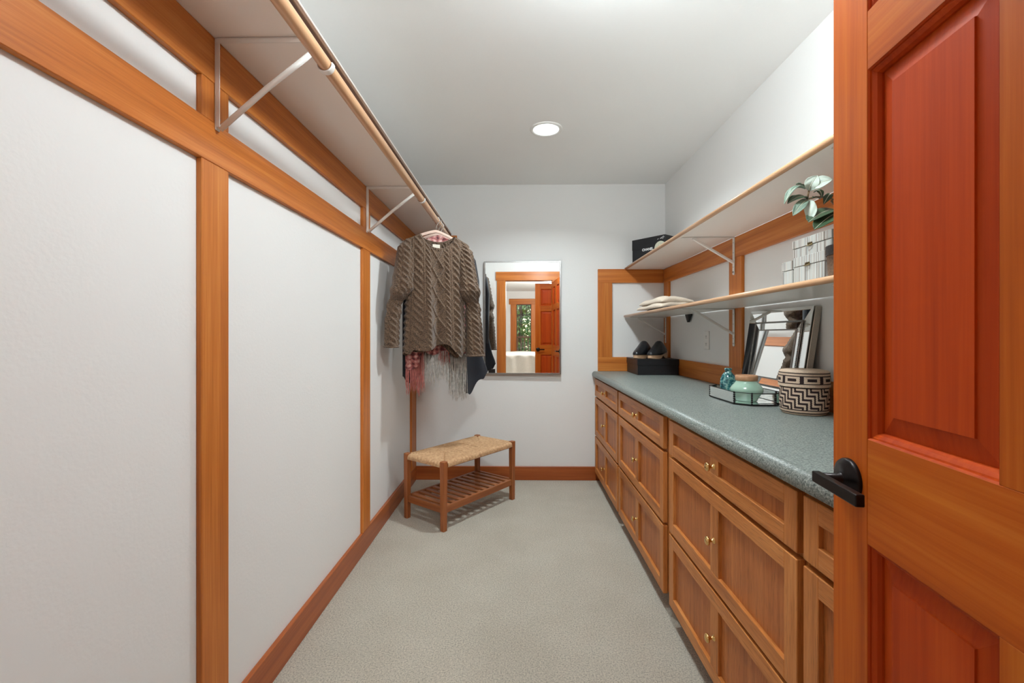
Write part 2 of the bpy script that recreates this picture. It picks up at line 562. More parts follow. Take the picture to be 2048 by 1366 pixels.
t.b.inputs['Base Color'].default_value = (1, 1, 1, 1)
t.b.inputs['Emission Color'].default_value = LAMP_COL + (1,)
t.b.inputs['Emission Strength'].default_value = FILL_GLOBE_W / (PI * 4 * PI * 0.075 ** 2)
obj('globe', lathe([(0.0, -0.178)] + [(0.075 * math.sin(PI * k / 24), -0.103 - 0.075 * math.cos(PI * k / 24)) for k in range(1, 24)] + [(0.0, -0.028)], 48), t.m, e, True)

# ------------------------------------------------------------------ shelves
def nosing(name, x0, x1, y0, y1, z0, z1, parent, front):
    """half-round wooden shelf edge running along y"""
    bm = bmesh.new()
    pr = []
    r = (z1 - z0) / 2
    zc = (z0 + z1) / 2
    xf = x0 if front < 0 else x1
    xb = x1 if front < 0 else x0
    for k in range(11):
        a = PI / 2 - PI * k / 10
        pr.append((xf - front * r + front * r * math.cos(a), zc + r * math.sin(a)))
    pr += [(xb, z0), (xb, z1)]
    A = [bm.verts.new((x, y0, z)) for x, z in pr]
    Bv = [bm.verts.new((x, y1, z)) for x, z in pr]
    n = len(pr)
    for k in range(n):
        bm.faces.new((A[k], A[(k + 1) % n], Bv[(k + 1) % n], Bv[k]))
    bm.faces.new(A[::-1]); bm.faces.new(Bv)
    bmesh.ops.recalc_face_normals(bm, faces=list(bm.faces))
    o = obj(name, bm, M['nosing'], parent, True)
    return o

ls = empty('closet_shelf', (TL, 1.9, 2.023), 0, 'long white shelf with its front edge coloured dark as shade, above the hanging rod', 'shelf')
def inpar(e, bm):
    bmesh.ops.translate(bm, verts=list(bm.verts), vec=-Vector(e.location))
    return bm
obj('shelf_board', inpar(ls, B(XL + 0.001, -0.570, YF + 0.03, DT, 2.0235, 2.042)), M['melamine'], ls)
obj('shelf_edge', inpar(ls, B(-0.570, -0.556, YF + 0.03, DT, 2.022, 2.037, 0.002)), M['edge_shade'], ls)  # shaded front of the wooden edge, painted dark brown
obj('lit_edge_strip', inpar(ls, B(-0.570, -0.554, YF + 0.03, DT, 2.037, 2.043, 0.002)), M['melamine'], ls)  # pale strip standing in for the lit top of the edge

def left_bracket(y, parent):
    off = Vector(parent.location)
    k = bmesh.new()
    B(TL, TL + 0.004, y - 0.009, y + 0.009, 1.768, 2.022, 0.001, k)
    B(TL + 0.004, TL + 0.014, y - 0.009, y - 0.007, 1.775, 2.020, 0, k)
    b_ = obj('bracket', inpar(parent, k), M['white_metal'], parent)
    k = bmesh.new()
    B(TL + 0.004, -0.585, y - 0.010, y + 0.010, 2.018, 2.0225, 0.001, k)
    B(TL + 0.004, -0.60, y - 0.010, y - 0.008, 2.008, 2.018, 0, k)
    obj('bracket_arm', inpar(parent, k), M['white_metal'], b_)
    k = tube([(TL + 0.010, y, 1.772), (-0.70, y, 1.888), (-0.578, y, 1.982)], 0.008, 10)
    obj('brace', inpar(parent, k), M['white_metal'], b_, True)
    # rod cup: open ring under the rod
    k = bmesh.new()
    ring = []
    for a in range(13):
        an = PI + PI * 1.1 * a / 12 - 0.15
        ring.append((-0.542 + 0.0205 * math.cos(an), y + 0.012, 1.955 + 0.0205 * math.sin(an)))
    ring = [(-0.578, y + 0.012, 1.985)] + ring
    tube(ring, 0.006, 8, k, flat=(2.0, 0.45))
    obj('rod_cup', inpar(parent, k), M['white_metal'], b_, True)
    k = bmesh.new()
    for zz in (2.002, 1.80):
        k = lathe([(0.0, 0.0032), (0.003, 0.003), (0.004, 0.0)], 10, None, (TL + 0.004, y + 0.003, zz), 'x')
        obj('screw', inpar(parent, k), M['black_metal'], b_, True)
left_bracket(1.262, ls)
left_bracket(2.520, ls)

rod = obj('closet_rod', lathe([(0, 0), (0.0172, 0), (0.0175, 0.002), (0.0175, DT - YF - 0.042), (0.0172, DT - YF - 0.04), (0, DT - YF - 0.04)], 28, axis='y'), M['nosing'], None, True, (-0.542, YF + 0.035, 1.955))
tag(rod, 'round wooden clothes rod hung below the white shelf edge', 'clothes rod')

def right_shelf(z0, z1, xf, y0, label):
    e = empty('wall_shelf', (TR, 2.0, z0), 0, label, 'shelf', 'shelves above the counter')
    obj('shelf_board', inpar(e, B(xf + 0.016, TR - 0.001, y0, DT - 0.001, z0 + 0.001, z1 - 0.001)), M['melamine'], e)
    n_ = nosing('nosing', xf, xf + 0.016, y0, DT - 0.001, z0, z1, e, -1)
    n_.location = -Vector(e.location)
    return e
us = right_shelf(1.738, 1.757, 0.872, RY0, 'upper white shelf with wooden edge, carrying the black box')
lo_ = right_shelf(1.343, 1.363, 0.866, RY0, 'lower white shelf with wooden edge, carrying the striped boxes')

def right_bracket(y, zt, parent):
    k = bmesh.new()
    # wall leg with rounded foot
    B(TR - 0.005, TR, y - 0.0105, y + 0.0105, zt - 0.198, zt, 0.0015, k)
    lathe([(0, -0.005), (0.0105, -0.005), (0.0105, 0.0), (0, 0)], 20, k, (TR, y, zt - 0.198), 'x')
    b_ = obj('bracket', inpar(parent, k), M['white_metal'], parent)
    obj('bracket_arm', inpar(parent, B(0.905, TR - 0.005, y - 0.010, y + 0.010, zt - 0.005, zt, 0.001)), M['white_metal'], b_)
    obj('brace', inpar(parent, bar((0.965, y, zt - 0.006), (TR - 0.004, y, zt - 0.140), 0.016, 0.012, (0, 0, 1), bev=0.002)), M['white_metal'], b_)
    k = bmesh.new()
    for zz in (0.03, 0.085, 0.165, 0.192):
        k = lathe([(0.0, -0.0065), (0.0025, -0.006), (0.0035, -0.005)], 10, None, (TR, y, zt - zz), 'x')
        obj('screw', inpar(parent, k), M['silver'], b_, True)
right_bracket(2.535, 1.738, us)
right_bracket(1.32, 1.738, us)
right_bracket(2.535, 1.343, lo_)
right_bracket(3.70, 1.343, lo_)
right_bracket(1.32, 1.343, lo_)

# ------------------------------------------------------------------ drawer cabinets
def shaker_front(e, ya, yb, z0, z1):
    """drawer front between yb (near) and ya (far); one mesh of stiles and rails, two panels, a knob"""
    xo, xi = 0.626, 0.646
    st, md, rl = 0.050, 0.058, 0.046
    k = bmesh.new()
    bv = 0.0016
    B(xo, xi, yb, yb + st, z0, z1, bv, k, 1)
    B(xo, xi, ya - st, ya, z0, z1, bv, k, 1)
    yc = (ya + yb) / 2
    B(xo, xi, yb + st - 0.001, ya - st + 0.001, z0, z0 + rl, 0.0015, k, 0)
    B(xo, xi, yb + st - 0.001, ya - st + 0.001, z1 - rl, z1, 0.0015, k, 0)
    B(xo + 0.0005, xi, yc - md / 2, yc + md / 2, z0 + rl - 0.001, z1 - rl + 0.001, 0.001, k, 1)
    d = obj('drawer', inpar(e, k), [M['oak_y'], M['oak_z']], e)
    for a, b in ((yb + st, yc - md / 2), (yc + md / 2, ya - st)):
        obj('panel', inpar(e, B(xo + 0.0115, xi - 0.002, a - 0.004, b + 0.004, z0 + rl - 0.004, z1 - rl + 0.004)), M['oak_panel'], d)
    zc = (z0 + z1) / 2
    kb = lathe([(0.0, -0.028), (0.007, -0.0278), (0.0125, -0.025), (0.0145, -0.0215), (0.0135, -0.018), (0.008, -0.0155), (0.0048, -0.012), (0.0045, -0.007), (0.0075, -0.003), (0.0095, 0.0)], 28, None, (xo, yc, zc), 'x')
    obj('knob', inpar(e, kb), M['brass'], d, True)

def cabinet(y0, y1, dy0, dy1, label):
    e = empty('drawer_cabinet', (0.9, (y0 + y1) / 2, 0.0), 0, label, 'drawer cabinet', 'oak drawer cabinets under the counter')
    k = bmesh.new()
    B(0.668, XR - 0.002, y0 + 0.001, y1 - 0.001, 0.088, 0.858, 0, k, 1)
    obj('carcass', inpar(e, k), [M['oak_y'], M['oak_z']], e)
    k = bmesh.new()
    B(0.648, 0.668, y0 + 0.001, y0 + 0.042, 0.086, 0.858, 0, k, 1)
    B(0.648, 0.668, y1 - 0.042, y1 - 0.001, 0.086, 0.858, 0, k, 1)
    for za, zb in ((0.086, 0.12), (0.36, 0.40), (0.68, 0.715), (0.83, 0.858)):
        B(0.648, 0.668, y0 + 0.042, y1 - 0.042, za, zb, 0, k, 0)
    obj('face_frame', inpar(e, k), [M['oak_y'], M['oak_z']], e)
    obj('toe_kick', inpar(e, B(0.70, 0.712, y0 + 0.001, y1 - 0.001, 0.0, 0.088)), M['base_y'], e)
    for z0, z1 in ((0.704, 0.844), (0.384, 0.690), (0.078, 0.372)):
        shaker_front(e, dy1, dy0, z0, z1)
cabinet(2.875, 3.755, 2.892, 3.738, 'oak drawer cabinet at the far end against the mirror wall')
cabinet(1.940, 2.875, 1.978, 2.860, 'oak drawer cabinet second from the mirror wall')
cabinet(1.020, 1.940, 1.033, 1.902, 'large oak drawer cabinet nearest the camera with all three knobs showing')
cabinet(0.645, 1.020, 0.665, 1.010, 'narrow slice of oak cabinet half hidden by the open door')

# counter with a rolled front edge
bm = bmesh.new()
pr = [(TR, 0.901), (0.632, 0.901)]
for k in range(1, 10):
    a = PI / 2 + PI / 2 * k / 9
    pr.append((0.630 + 0.025 * math.cos(a), 0.876 + 0.025 * math.sin(a)))
pr += [(0.6055, 0.868), (0.608, 0.862), (0.614, 0.859), (TR, 0.859)]
A = [bm.verts.new((x, 0.635, z)) for x, z in pr]
Bv = [bm.verts.new((x, DT, z)) for x, z in pr]
for k in range(len(pr)):
    bm.faces.new((A[k], A[(k + 1) % len(pr)], Bv[(k + 1) % len(pr)], Bv[k]))
bm.faces.new(A[::-1]); bm.faces.new(Bv)
bmesh.ops.recalc_face_normals(bm, faces=list(bm.faces))
ct = obj('countertop', bm, M['laminate'])
for p in ct.data.polygons:
    p.use_smooth = abs(p.normal.y) < 0.5 and p.area < 0.05 * 3.2
tag(ct, 'speckled grey green laminate counter with rolled front edge', 'countertop')

# ------------------------------------------------------------------ panelled door (foreground)
def panel_door(name, W, Hd, label, loc, rz, kind='structure', cat=None, detail=True, handle=True):
    e = empty(name, loc, rz, label, cat, kind=kind)
    T = 0.035
    st = 0.092
    pw = (W - 2 * st - 0.124) / 2
    xs = [(st, st + pw), (W - st - pw, W - st)]
    zs = [(0.25, 0.875), (1.036, 1.602), (1.692, Hd - 0.09)]
    bv = 0.0006
    obj('stile', B(0, st, -T, 0, 0.008, Hd, 0.0015), M['door_z'], e)
    obj('stile', B(W - st, W, -T, 0, 0.008, Hd, 0.0015), M['door_z'], e)
    obj('rail', B(st, W - st, -T, 0, 0.008, 0.25, bv), M['door_x'], e)
    obj('rail', B(st, W - st, -T, 0, 0.875, 1.036, bv), M['door_x'], e)
    obj('rail', B(st, W - st, -T, 0, 1.602, 1.692, bv), M['door_x'], e)
    obj('rail', B(st, W - st, -T, 0, Hd - 0.09, Hd, bv), M['door_x'], e)
    for z0, z1 in zs:
        obj('mullion', B(st + pw, W - st - pw, -T, 0, z0, z1, bv), M['door_z'], e)
    for x0, x1 in xs:
        for z0, z1 in zs:
            # field made of two glued boards
            def lv(i, y): return (x0 + i, x1 - i, z0 + i, z1 - i, y)
            p = bmesh.new()
            for side in (1, -1):
                yo = 0 if side == 1 else -T
                _, rg = loft_rect([lv(0.0, yo - side * 0.0165), lv(0.012, yo - side * 0.0165), lv(0.040, yo - side * 0.0110), lv(0.0405, yo - side * 0.0085)], p)
                a, b, c_, d_ = rg[-1]
                f = p.faces.new((a, b, c_, d_))
            bmesh.ops.recalc_face_normals(p, faces=list(p.faces))
            pn = obj('panel', p, M['door_panel'], e)
            mo = bmesh.new()
            for side in (1, -1):
                yo = 0 if side == 1 else -T
                loft_rect([lv(0.0, yo - side * 0.0003), lv(0.002, yo - side * 0.0025), lv(0.0022, yo - side * 0.0045), lv(0.0045, yo - side * 0.0052), lv(0.009, yo - side * 0.0085), lv(0.0115, yo - side * 0.0135), lv(0.0118, yo - side * 0.0166)], mo)
            bmesh.ops.recalc_face_normals(mo, faces=list(mo.faces))
            obj('moulding', mo, M['door_panel'], pn)
    if handle:
        for side in (1, -1):
            yo = 0.0 if side == 1 else -T
            hx, hz = W - 0.047, 0.961
            rp = [(0.0, 0.015), (0.012, 0.015), (0.0125, 0.0125), (0.024, 0.0115), (0.027, 0.0085), (0.0315, 0.0075), (0.0335, 0.004), (0.0335, 0.0)]
            rs = lathe([(r, side * h) for r, h in rp], 48, None, (hx, yo, hz), 'y')
            ro = obj('handle', rs, M['black_metal'], e, True)
            k = lathe([(0.0, side * 0.052), (0.0085, side * 0.052), (0.0085, side * 0.020), (0.011, side * 0.0145)], 24, None, (hx, yo, hz), 'y')
            obj('handle_neck', k, M['black_metal'], ro, True)
            y1, y2 = (yo + 0.040, yo + 0.053) if side == 1 else (yo - 0.053, yo - 0.040)
            obj('lever', B(hx - 0.108, hx + 0.010, y1, y2, hz - 0.009, hz + 0.009, 0.002, None, 0, 2), M['black_metal'], ro)
    return e
DA = R(83.5)
d1 = panel_door('door_1', 0.74, 2.06, 'open red brown six panel fir door with dark lever handle, in the right foreground', (0.462, 0.062, 0), DA)

# ------------------------------------------------------------------ framed mirror on the end wall
mw, mz0, mz1, ymf = 0.632, 0.876, 1.806, 3.738
em = empty('framed_mirror', (0.032, ymf, mz0), R(-0.63), 'tall rectangular wall mirror with a thin silver frame', 'mirror')
w2, hh = mw / 2, mz1 - mz0
obj('mirror_glass', B(-w2 + 0.006, w2 - 0.006, 0.003, 0.006, 0.006, hh - 0.006), M['mirror'], em)
fw = 0.011
obj('frame_side', B(-w2, -w2 + fw, 0, 0.022, 0, hh, 0.001), M['silver'], em)
obj('frame_side', B(w2 - fw, w2, 0, 0.022, 0, hh, 0.001), M['silver'], em)
obj('frame_rail', B(-w2 + fw, w2 - fw, 0.0, 0.022, 0, fw, 0.001), M['silver'], em)
obj('frame_rail', B(-w2 + fw, w2 - fw, 0.0, 0.022, hh - fw, hh, 0.001), M['silver'], em)
obj('backing', B(-w2 + 0.01, w2 - 0.01, 0.006, 0.026, 0.01, hh - 0.01), M['black_card'], em)

# ------------------------------------------------------------------ woven bench
be = empty('woven_bench', (-0.388, 3.148, 0), math.atan2(0.545, 0.408), 'low teak bench with woven cord seat and slatted lower shelf', 'bench')
hl, hs, lw = 0.342, 0.170, 0.036
for sx in (-1, 1):
    for sy in (-1, 1):
        k = B(sx * hl - lw / 2, sx * hl + lw / 2, sy * hs - lw / 2, sy * hs + lw / 2, 0, 0.425, 0.003)
        for v in k.verts:
            if v.co.z < 0.02:   # slight taper at the foot
                v.co.x = sx * hl + (v.co.x - sx * hl) * 0.86
                v.co.y = sy * hs + (v.co.y - sy * hs) * 0.86
        obj('leg', k, M['teak_z'], be)
for sy in (-1, 1):
    obj('shelf_rail', B(-hl + lw / 2, hl - lw / 2, sy * hs - 0.010, sy * hs + 0.010, 0.108, 0.150, 0.002), M['teak_x'], be)
    obj('seat_rail', B(-hl + lw / 2, hl - lw / 2, sy * hs - 0.010, sy * hs + 0.010, 0.382, 0.408, 0.002), M['teak_x'], be)
for sx in (-1, 1):
    obj('shelf_rail', B(sx * hl - 0.010, sx * hl + 0.010, -hs + lw / 2, hs - lw / 2, 0.108, 0.150, 0.002), M['teak_y'], be)
ns = 11
for i in range(ns):
    xc = -hl + 0.045 + (2 * hl - 0.09) * i / (ns - 1)
    obj('slat', B(xc - 0.0155, xc + 0.0155, -hs + 0.011, hs - 0.011, 0.138, 0.150, 0.0015), M['teak_y'], be)
# seat of twisted cord, wrapped round the rails; corners notched round the legs
def seat():
    nx, ny = 380, 200
    SL, SS = hl + 0.016, hs + 0.016
    verts, faces = [], []
    idx = {}
    pitch = 0.0125
    # profile across: wraps over the edge
    def prof(t, half):
        # t in [-1,1] -> (coordinate, drop)
        rr = 0.020
        flat = half - rr
        s = t * (flat + rr * PI / 2 + 0.012)
        a = abs(s)
        sg = 1 if s >= 0 else -1
        if a <= flat: return s, 0.0
        a2 = (a - flat) / rr
        if a2 <= PI / 2: return sg * (flat + rr * math.sin(a2)), rr * (1 - math.cos(a2))
        return sg * half, rr + (a - flat - rr * PI / 2)
    nt = 0
    for i in range(nx + 1):
        x, dx = prof(-1 + 2 * i / nx, SL)
        for j in range(ny + 1):
            y, dy = prof(-1 + 2 * j / ny, SS)
            ex, ey = SL - abs(x), SS - abs(y)
            crown = 0.004 * math.sin(PI * (x + SL) / (2 * SL)) * math.sin(PI * (y + SS) / (2 * SS))
            if ex + dx * -1 < ey - dy:      # short-end triangle: cords run along x
                h = abs(math.sin(PI * y / pitch))
            else:
                h = abs(math.sin(PI * x / pitch))
            seam = abs(ex - ey)
            dip = 0.007 * math.exp(-(seam / 0.006) ** 2) if min(ex, ey) > 0.02 else 0
            # the middle gap lines where the cord sections meet
            slit = 0.0
            for xs_ in (-0.085, 0.07):
                if abs(y) < 0.085: slit += 0.022 * math.exp(-((x - xs_ - 0.03 * y) / 0.0042) ** 2)
            slit += 0.004 * math.exp(-(y / 0.003) ** 2) * (1 if abs(x) < SL - SS else 0)
            z = 0.418 + crown - dx - dy + 0.0042 * h - dip - slit
            ox = oy = 0
            if dx > 0.004: ox = 0.002 * h * (1 if x > 0 else -1)
            if dy > 0.004: oy = 0.002 * h * (1 if y > 0 else -1)
            idx[i, j] = len(verts)
            verts.append((x + ox, y + oy, z))
    for i in range(nx):
        for j in range(ny):
            q = (idx[i, j], idx[i + 1, j], idx[i + 1, j + 1], idx[i, j + 1])
            cx = sum(verts[a][0] for a in q) / 4
            cy = sum(verts[a][1] for a in q) / 4
            if abs(cx) > hl - lw / 2 - 0.002 and abs(cy) > hs - lw / 2 - 0.002: continue
            faces.append(q)
    return verts, faces
v, f = seat()
so = pyobj('woven_seat', v, f, M['rush'], be, True)
k = B(-hl + 0.02, hl - 0.02, -hs + 0.002, hs - 0.002, 0.380, 0.390)
obj('seat_underside', k, M['rush'], be)

# ------------------------------------------------------------------ black shoe box and clogs
sx0, sy0 = 0.880, 3.385
e = empty('shoe_box', (1.035, 3.555, 0.901), 0, 'black lidded shoe box on the green counter, under the clogs', 'box')
obj('box_body', B(-0.150, 0.150, -0.165, 0.165, 0.0, 0.104, 0.002), M['black_card'], e)
obj('lid', B(-0.154, 0.154, -0.169, 0.169, 0.072, 0.119, 0.002), M['black_card'], e)

def clog(loc, rz, label):
    e = empty('clog', loc, rz, label, 'shoe', 'black clogs on the shoe box')
    # local: toe towards -y, length 0.235
    L = 0.235
    def outline(t):      # t 0 toe .. 1 heel -> half width, centre x
        w = 0.040 * (max(0.0, math.sin(PI * min(1, t * 1.02 + 0.0))) ** 0.42) * (1 - 0.22 * t)
        if t < 0.5: w *= 1.08
        return max(w, 0.004)
    n = 40
    # sole with raised heel
    bm = bmesh.new()
    rows = []
    for i in range(n + 1):
        t = i / n
        y = -L / 2 + L * t
        w = outline(t) + 0.002
        top = 0.030 + 0.028 * max(0, (t - 0.35) / 0.65) ** 1.3
        arch = 0.020 * math.exp(-((t - 0.55) / 0.11) ** 2)
        bot = 0.006 * max(0, 1 - t / 0.18) ** 2 + arch
        rows.append([bm.verts.new((-w, y, bot)), bm.verts.new((w, y, bot)), bm.verts.new((w, y, top)), bm.verts.new((-w, y, top))])
    for a, b in zip(rows[:-1], rows[1:]):
        for q in range(4): bm.faces.new((a[q], a[(q + 1) % 4], b[(q + 1) % 4], b[q]))
    bm.faces.new(rows[0][::-1]); bm.faces.new(rows[-1])
    bmesh.ops.recalc_face_normals(bm, faces=list(bm.faces))
    obj('sole', bm, M['clog_sole'], e)
    # upper: vamp from the toe to an open back
    bm = bmesh.new()
    rows = []
    nu = 24
    m = 34
    for i in range(m + 1):
        t = i / m * 0.80
        y = -L / 2 + L * t
        w = outline(t) + 0.003
        base = 0.028 + 0.028 * max(0, (t - 0.35) / 0.65) ** 1.3
        hgt = 0.030 + 0.068 * min(1, max(0, (t - 0.10) / 0.42)) ** 1.1
        if t < 0.12: hgt = 0.030 * math.sqrt(max(0.02, 1 - ((0.12 - t) / 0.12) ** 2))
        if t > 0.55: hgt *= 1 - 0.55 * ((t - 0.55) / 0.25) ** 1.4
        row = []
        for q in range(nu + 1):
            a = PI * q / nu
            cx = math.cos(a)
            row.append(bm.verts.new((-w * (abs(cx) ** 0.75) * (1 if cx > 0 else -1), y - 0.002, base + hgt * math.sin(a) ** 0.72)))
        rows.append(row)
    for a, b in zip(rows[:-1], rows[1:]):
        for q in range(nu): bm.faces.new((a[q], a[q + 1], b[q + 1], b[q]))
    bm.faces.new(rows[0])
    bmesh.ops.recalc_face_normals(bm, faces=list(bm.faces))
    o = obj('upper', bm, M['black_leather'], e, True)
    md = o.modifiers.new('thick', 'SOLIDIFY')
    md.thickness = 0.0025
    md.offset = 1
    # topline binding and insole
    path = []
    for q in range(nu + 1):
        a = PI * q / nu
        t = 0.80
        w = outline(t) + 0.003
        base = 0.028 + 0.028 * ((t - 0.35) / 0.65) ** 1.3
        hgt = 0.098 * 0.45
        cx = math.cos(a)
        path.append((-w * (abs(cx) ** 0.75) * (1 if cx > 0 else -1), -L / 2 + L * t, base + hgt * math.sin(a) ** 0.72))
    obj('topline', tube(path, 0.0028, 8), M['black_leather'], e, True)
    bm = bmesh.new()
    k = []
    for i in range(n + 1):
        t = i / n
        w = outline(t) - 0.002
        top = 0.031 + 0.028 * max(0, (t - 0.35) / 0.65) ** 1.3
        k.append((bm.verts.new((-max(w, .002), -L / 2 + L * t, top)), bm.verts.new((max(w, .002), -L / 2 + L * t, top))))
    for a, b in zip(k[:-1], k[1:]): bm.faces.new((a[0], a[1], b[1], b[0]))
    obj('insole', bm, M['rubber'], e)
    k = bmesh.new()
    for i in range(12):
        t = 0.06 + 0.72 * i / 11
        for s in (-1, 1):
            w = outline(t) + 0.003
            base = 0.028 + 0.028 * max(0, (t - 0.35) / 0.65) ** 1.3
            lathe([(0, 0.002), (0.0015, 0.0015), (0.002, 0)], 8, k, (s * w, -L / 2 + L * t, base + 0.004), 'x')
    obj('studs', k, M['brass'], e, True)['kind'] = 'stuff'
ZB = 0.901 + 0.119
clog((0.965, 3.535, ZB), R(-46), 'black leather clog on the shoe box, the left one of the pair')
clog((1.068, 3.495, ZB), R(-50), 'black leather clog on the shoe box, the right one beside the bracket')

# ------------------------------------------------------------------ black printed box on the upper shelf
ang = math.atan2(3.406 - 3.64, 1.089 - 0.9)
e = empty('printed_box', (0.905, 3.635, 1.757), ang, 'black cardboard box with white lettering on the upper shelf', 'box')
obj('box_body', B(0.0, 0.295, 0.002, 0.118, 0.0, 0.150, 0.0015), M['black_card'], e)
obj('lid', B(-0.002, 0.297, 0.0, 0.120, 0.112, 0.193, 0.0015), M['black_card'], e)
def text_part(name, body, size, loc, rot, mat, parent, ext=0.0004, spacing=1.0):
    cu = bpy.data.curves.new(name, 'FONT')
    cu.body = body
    cu.size = size
    cu.extrude = ext
    cu.offset = size * 0.035
    cu.space_character = spacing
    cu.resolution_u = 3
    to = bpy.data.objects.new(name + '_src', cu)
    link(to)
    dg = bpy.context.evaluated_depsgraph_get()
    me = bpy.data.meshes.new_from_object(to.evaluated_get(dg))
    bpy.data.objects.remove(to, do_unlink=True)
    me.materials.clear()
    me.materials.append(mat)
    o = bpy.data.objects.new(name, me)
    link(o, parent)
    o.location = loc
    o.rotation_euler = rot
    return o
text_part('lettering', 'CHANEL', 0.026, (0.094, -0.001, 0.094), (PI / 2, 0, 0), M['white_print'], e, spacing=1.0)
M['cream_seal'] = plain('cream_seal', srgb(206, 206, 186), 0.5, noise=0.1, bscale=80)
M['seal_pale'] = plain('seal_petal_cream', srgb(232, 226, 204), 0.5)  # paler cream of the seal's petals
ring = lathe([(0.0, -0.002), (0.034, -0.002), (0.036, -0.0035), (0.047, -0.0035), (0.049, -0.002), (0.049, 0.0)], 40, None, (0.256, -0.0005, 0.100), 'y')
sl = obj('round_seal', ring, M['cream_seal'], e, True)
k = bmesh.new()
for i in range(6):
    a0 = i * 1.047
    pth = []
    for q in range(7):
        tq = q / 6
        pth.append((0.256 + 0.026 * tq * math.cos(a0 + tq * 0.9), -0.0035, 0.100 + 0.026 * tq * math.sin(a0 + tq * 0.9)))
    tube(pth, [0.002, 0.004, 0.005, 0.0055, 0.005, 0.004, 0.001], 6, k, flat=(1, 0.4))
obj('seal_petals', k, M['seal_pale'], sl, True)
k = bmesh.new()
tube([(0.232, -0.0025, 0.164), (0.238, -0.0025, 0.167), (0.244, -0.0025, 0.168)], [0.002, 0.004, 0.002], 6, k, flat=(1, 0.4))
tube([(0.256, -0.0025, 0.165), (0.264, -0.0025, 0.172), (0.276, -0.0025, 0.176), (0.284, -0.0025, 0.182), (0.290, -0.0025, 0.176), (0.282, -0.0025, 0.170), (0.270, -0.0025, 0.166), (0.262, -0.0025, 0.168)], 0.0028, 6, k, flat=(1, 0.4))
tube([(0.276, -0.0025, 0.160), (0.284, -0.0025, 0.163)], 0.0016, 6, k, flat=(1, 0.4))
obj('ribbon_print', k, M['white_print'], e, True)

# ------------------------------------------------------------------ folded clothes on the lower shelf
def folded(name, loc, rz, sx, sy, hh_, mat, label, cat, seed, layers=2, n=56):
    rnd = random.Random(seed)
    e = empty(name, loc, rz, label, cat)
    ph = [rnd.uniform(0, 6.3) for _ in range(6)]
    z = 0.0
    for l in range(layers):
        th = hh_ / layers
        bm = bmesh.new()
        grid = []
        ax, ay = sx * (1 - 0.10 * l), sy * (1 - 0.08 * l)
        for i in range(n + 1):
            row = []
            for j in range(n + 1):
                u, v_ = -1 + 2 * i / n, -1 + 2 * j / n
                edge = (1 - abs(u) ** 6) * (1 - abs(v_) ** 6)
                wob = 0.10 * math.sin(2.3 * u + ph[0] + l) + 0.08 * math.sin(3.1 * v_ + ph[1])
                hgt = th * (edge ** 0.35) * (0.78 + wob + 0.10 * math.sin(7 * u + 4 * v_ + ph[2]) + 0.14 * math.exp(-((u - 0.3 * v_ - 0.2) / 0.18) ** 2))
                x = ax / 2 * u * (1 + 0.05 * math.sin(3 * v_ + ph[3]))
                y = ay / 2 * v_ * (1 + 0.06 * math.sin(2.5 * u + ph[4]))
                row.append(bm.verts.new((x, y, z + max(hgt, 0.0))))
            grid.append(row)
        for i in range(n):
            for j in range(n):
                bm.faces.new((grid[i][j], grid[i + 1][j], grid[i + 1][j + 1], grid[i][j + 1]))
        per = [grid[i][0] for i in range(n + 1)] + [grid[n][j] for j in range(1, n + 1)] + [grid[i][n] for i in range(n - 1, -1, -1)] + [grid[0][j] for j in range(n - 1, 0, -1)]
        bm.faces.new(per[::-1])
        bmesh.ops.recalc_face_normals(bm, faces=list(bm.faces))
        obj('fold', bm, mat, e, True)
        z += th * 0.72
    return e
ek = folded('black_top', (1.045, 3.02, 1.363), R(0), 0.28, 0.40, 0.020, M['black_cloth'], 'black garment folded flat under the cream one, trailing behind the lower shelf', 'clothing', 5, 1)
k = bmesh.new()
rows = []
for i in range(13):
    t = i / 12
    zz = 0.012 - 0.008 * t if t < 0.3 else 0.0096 - 0.12 * (t - 0.3)
    xx = 0.12 + 0.0335 * min(1, t / 0.3)
    wd = 0.072 * (1 - 0.75 * max(0, (t - 0.45) / 0.55))
    cy = 0.20 + 0.01 * t
    rows.append([k.verts.new((xx - 0.002, cy - wd, zz)), k.verts.new((xx - 0.002, cy + wd, zz)), k.verts.new((xx + 0.002, cy + wd, zz)), k.verts.new((xx + 0.002, cy - wd, zz))])
for a, b in zip(rows[:-1], rows[1:]):
    for q in range(4): k.faces.new((a[q], a[(q + 1) % 4], b[(q + 1) % 4], b[q]))
k.faces.new(rows[0][::-1]); k.faces.new(rows[-1])
bmesh.ops.recalc_face_normals(k, faces=list(k.faces))
obj('sleeve', k, M['black_cloth'], ek, True)
folded('cream_sweater', (1.005, 3.13, 1.363 + 0.015), R(6), 0.24, 0.42, 0.088, M['cream_knit'], 'cream fleece garment folded on the lower shelf by the bracket', 'clothing', 3, 2)

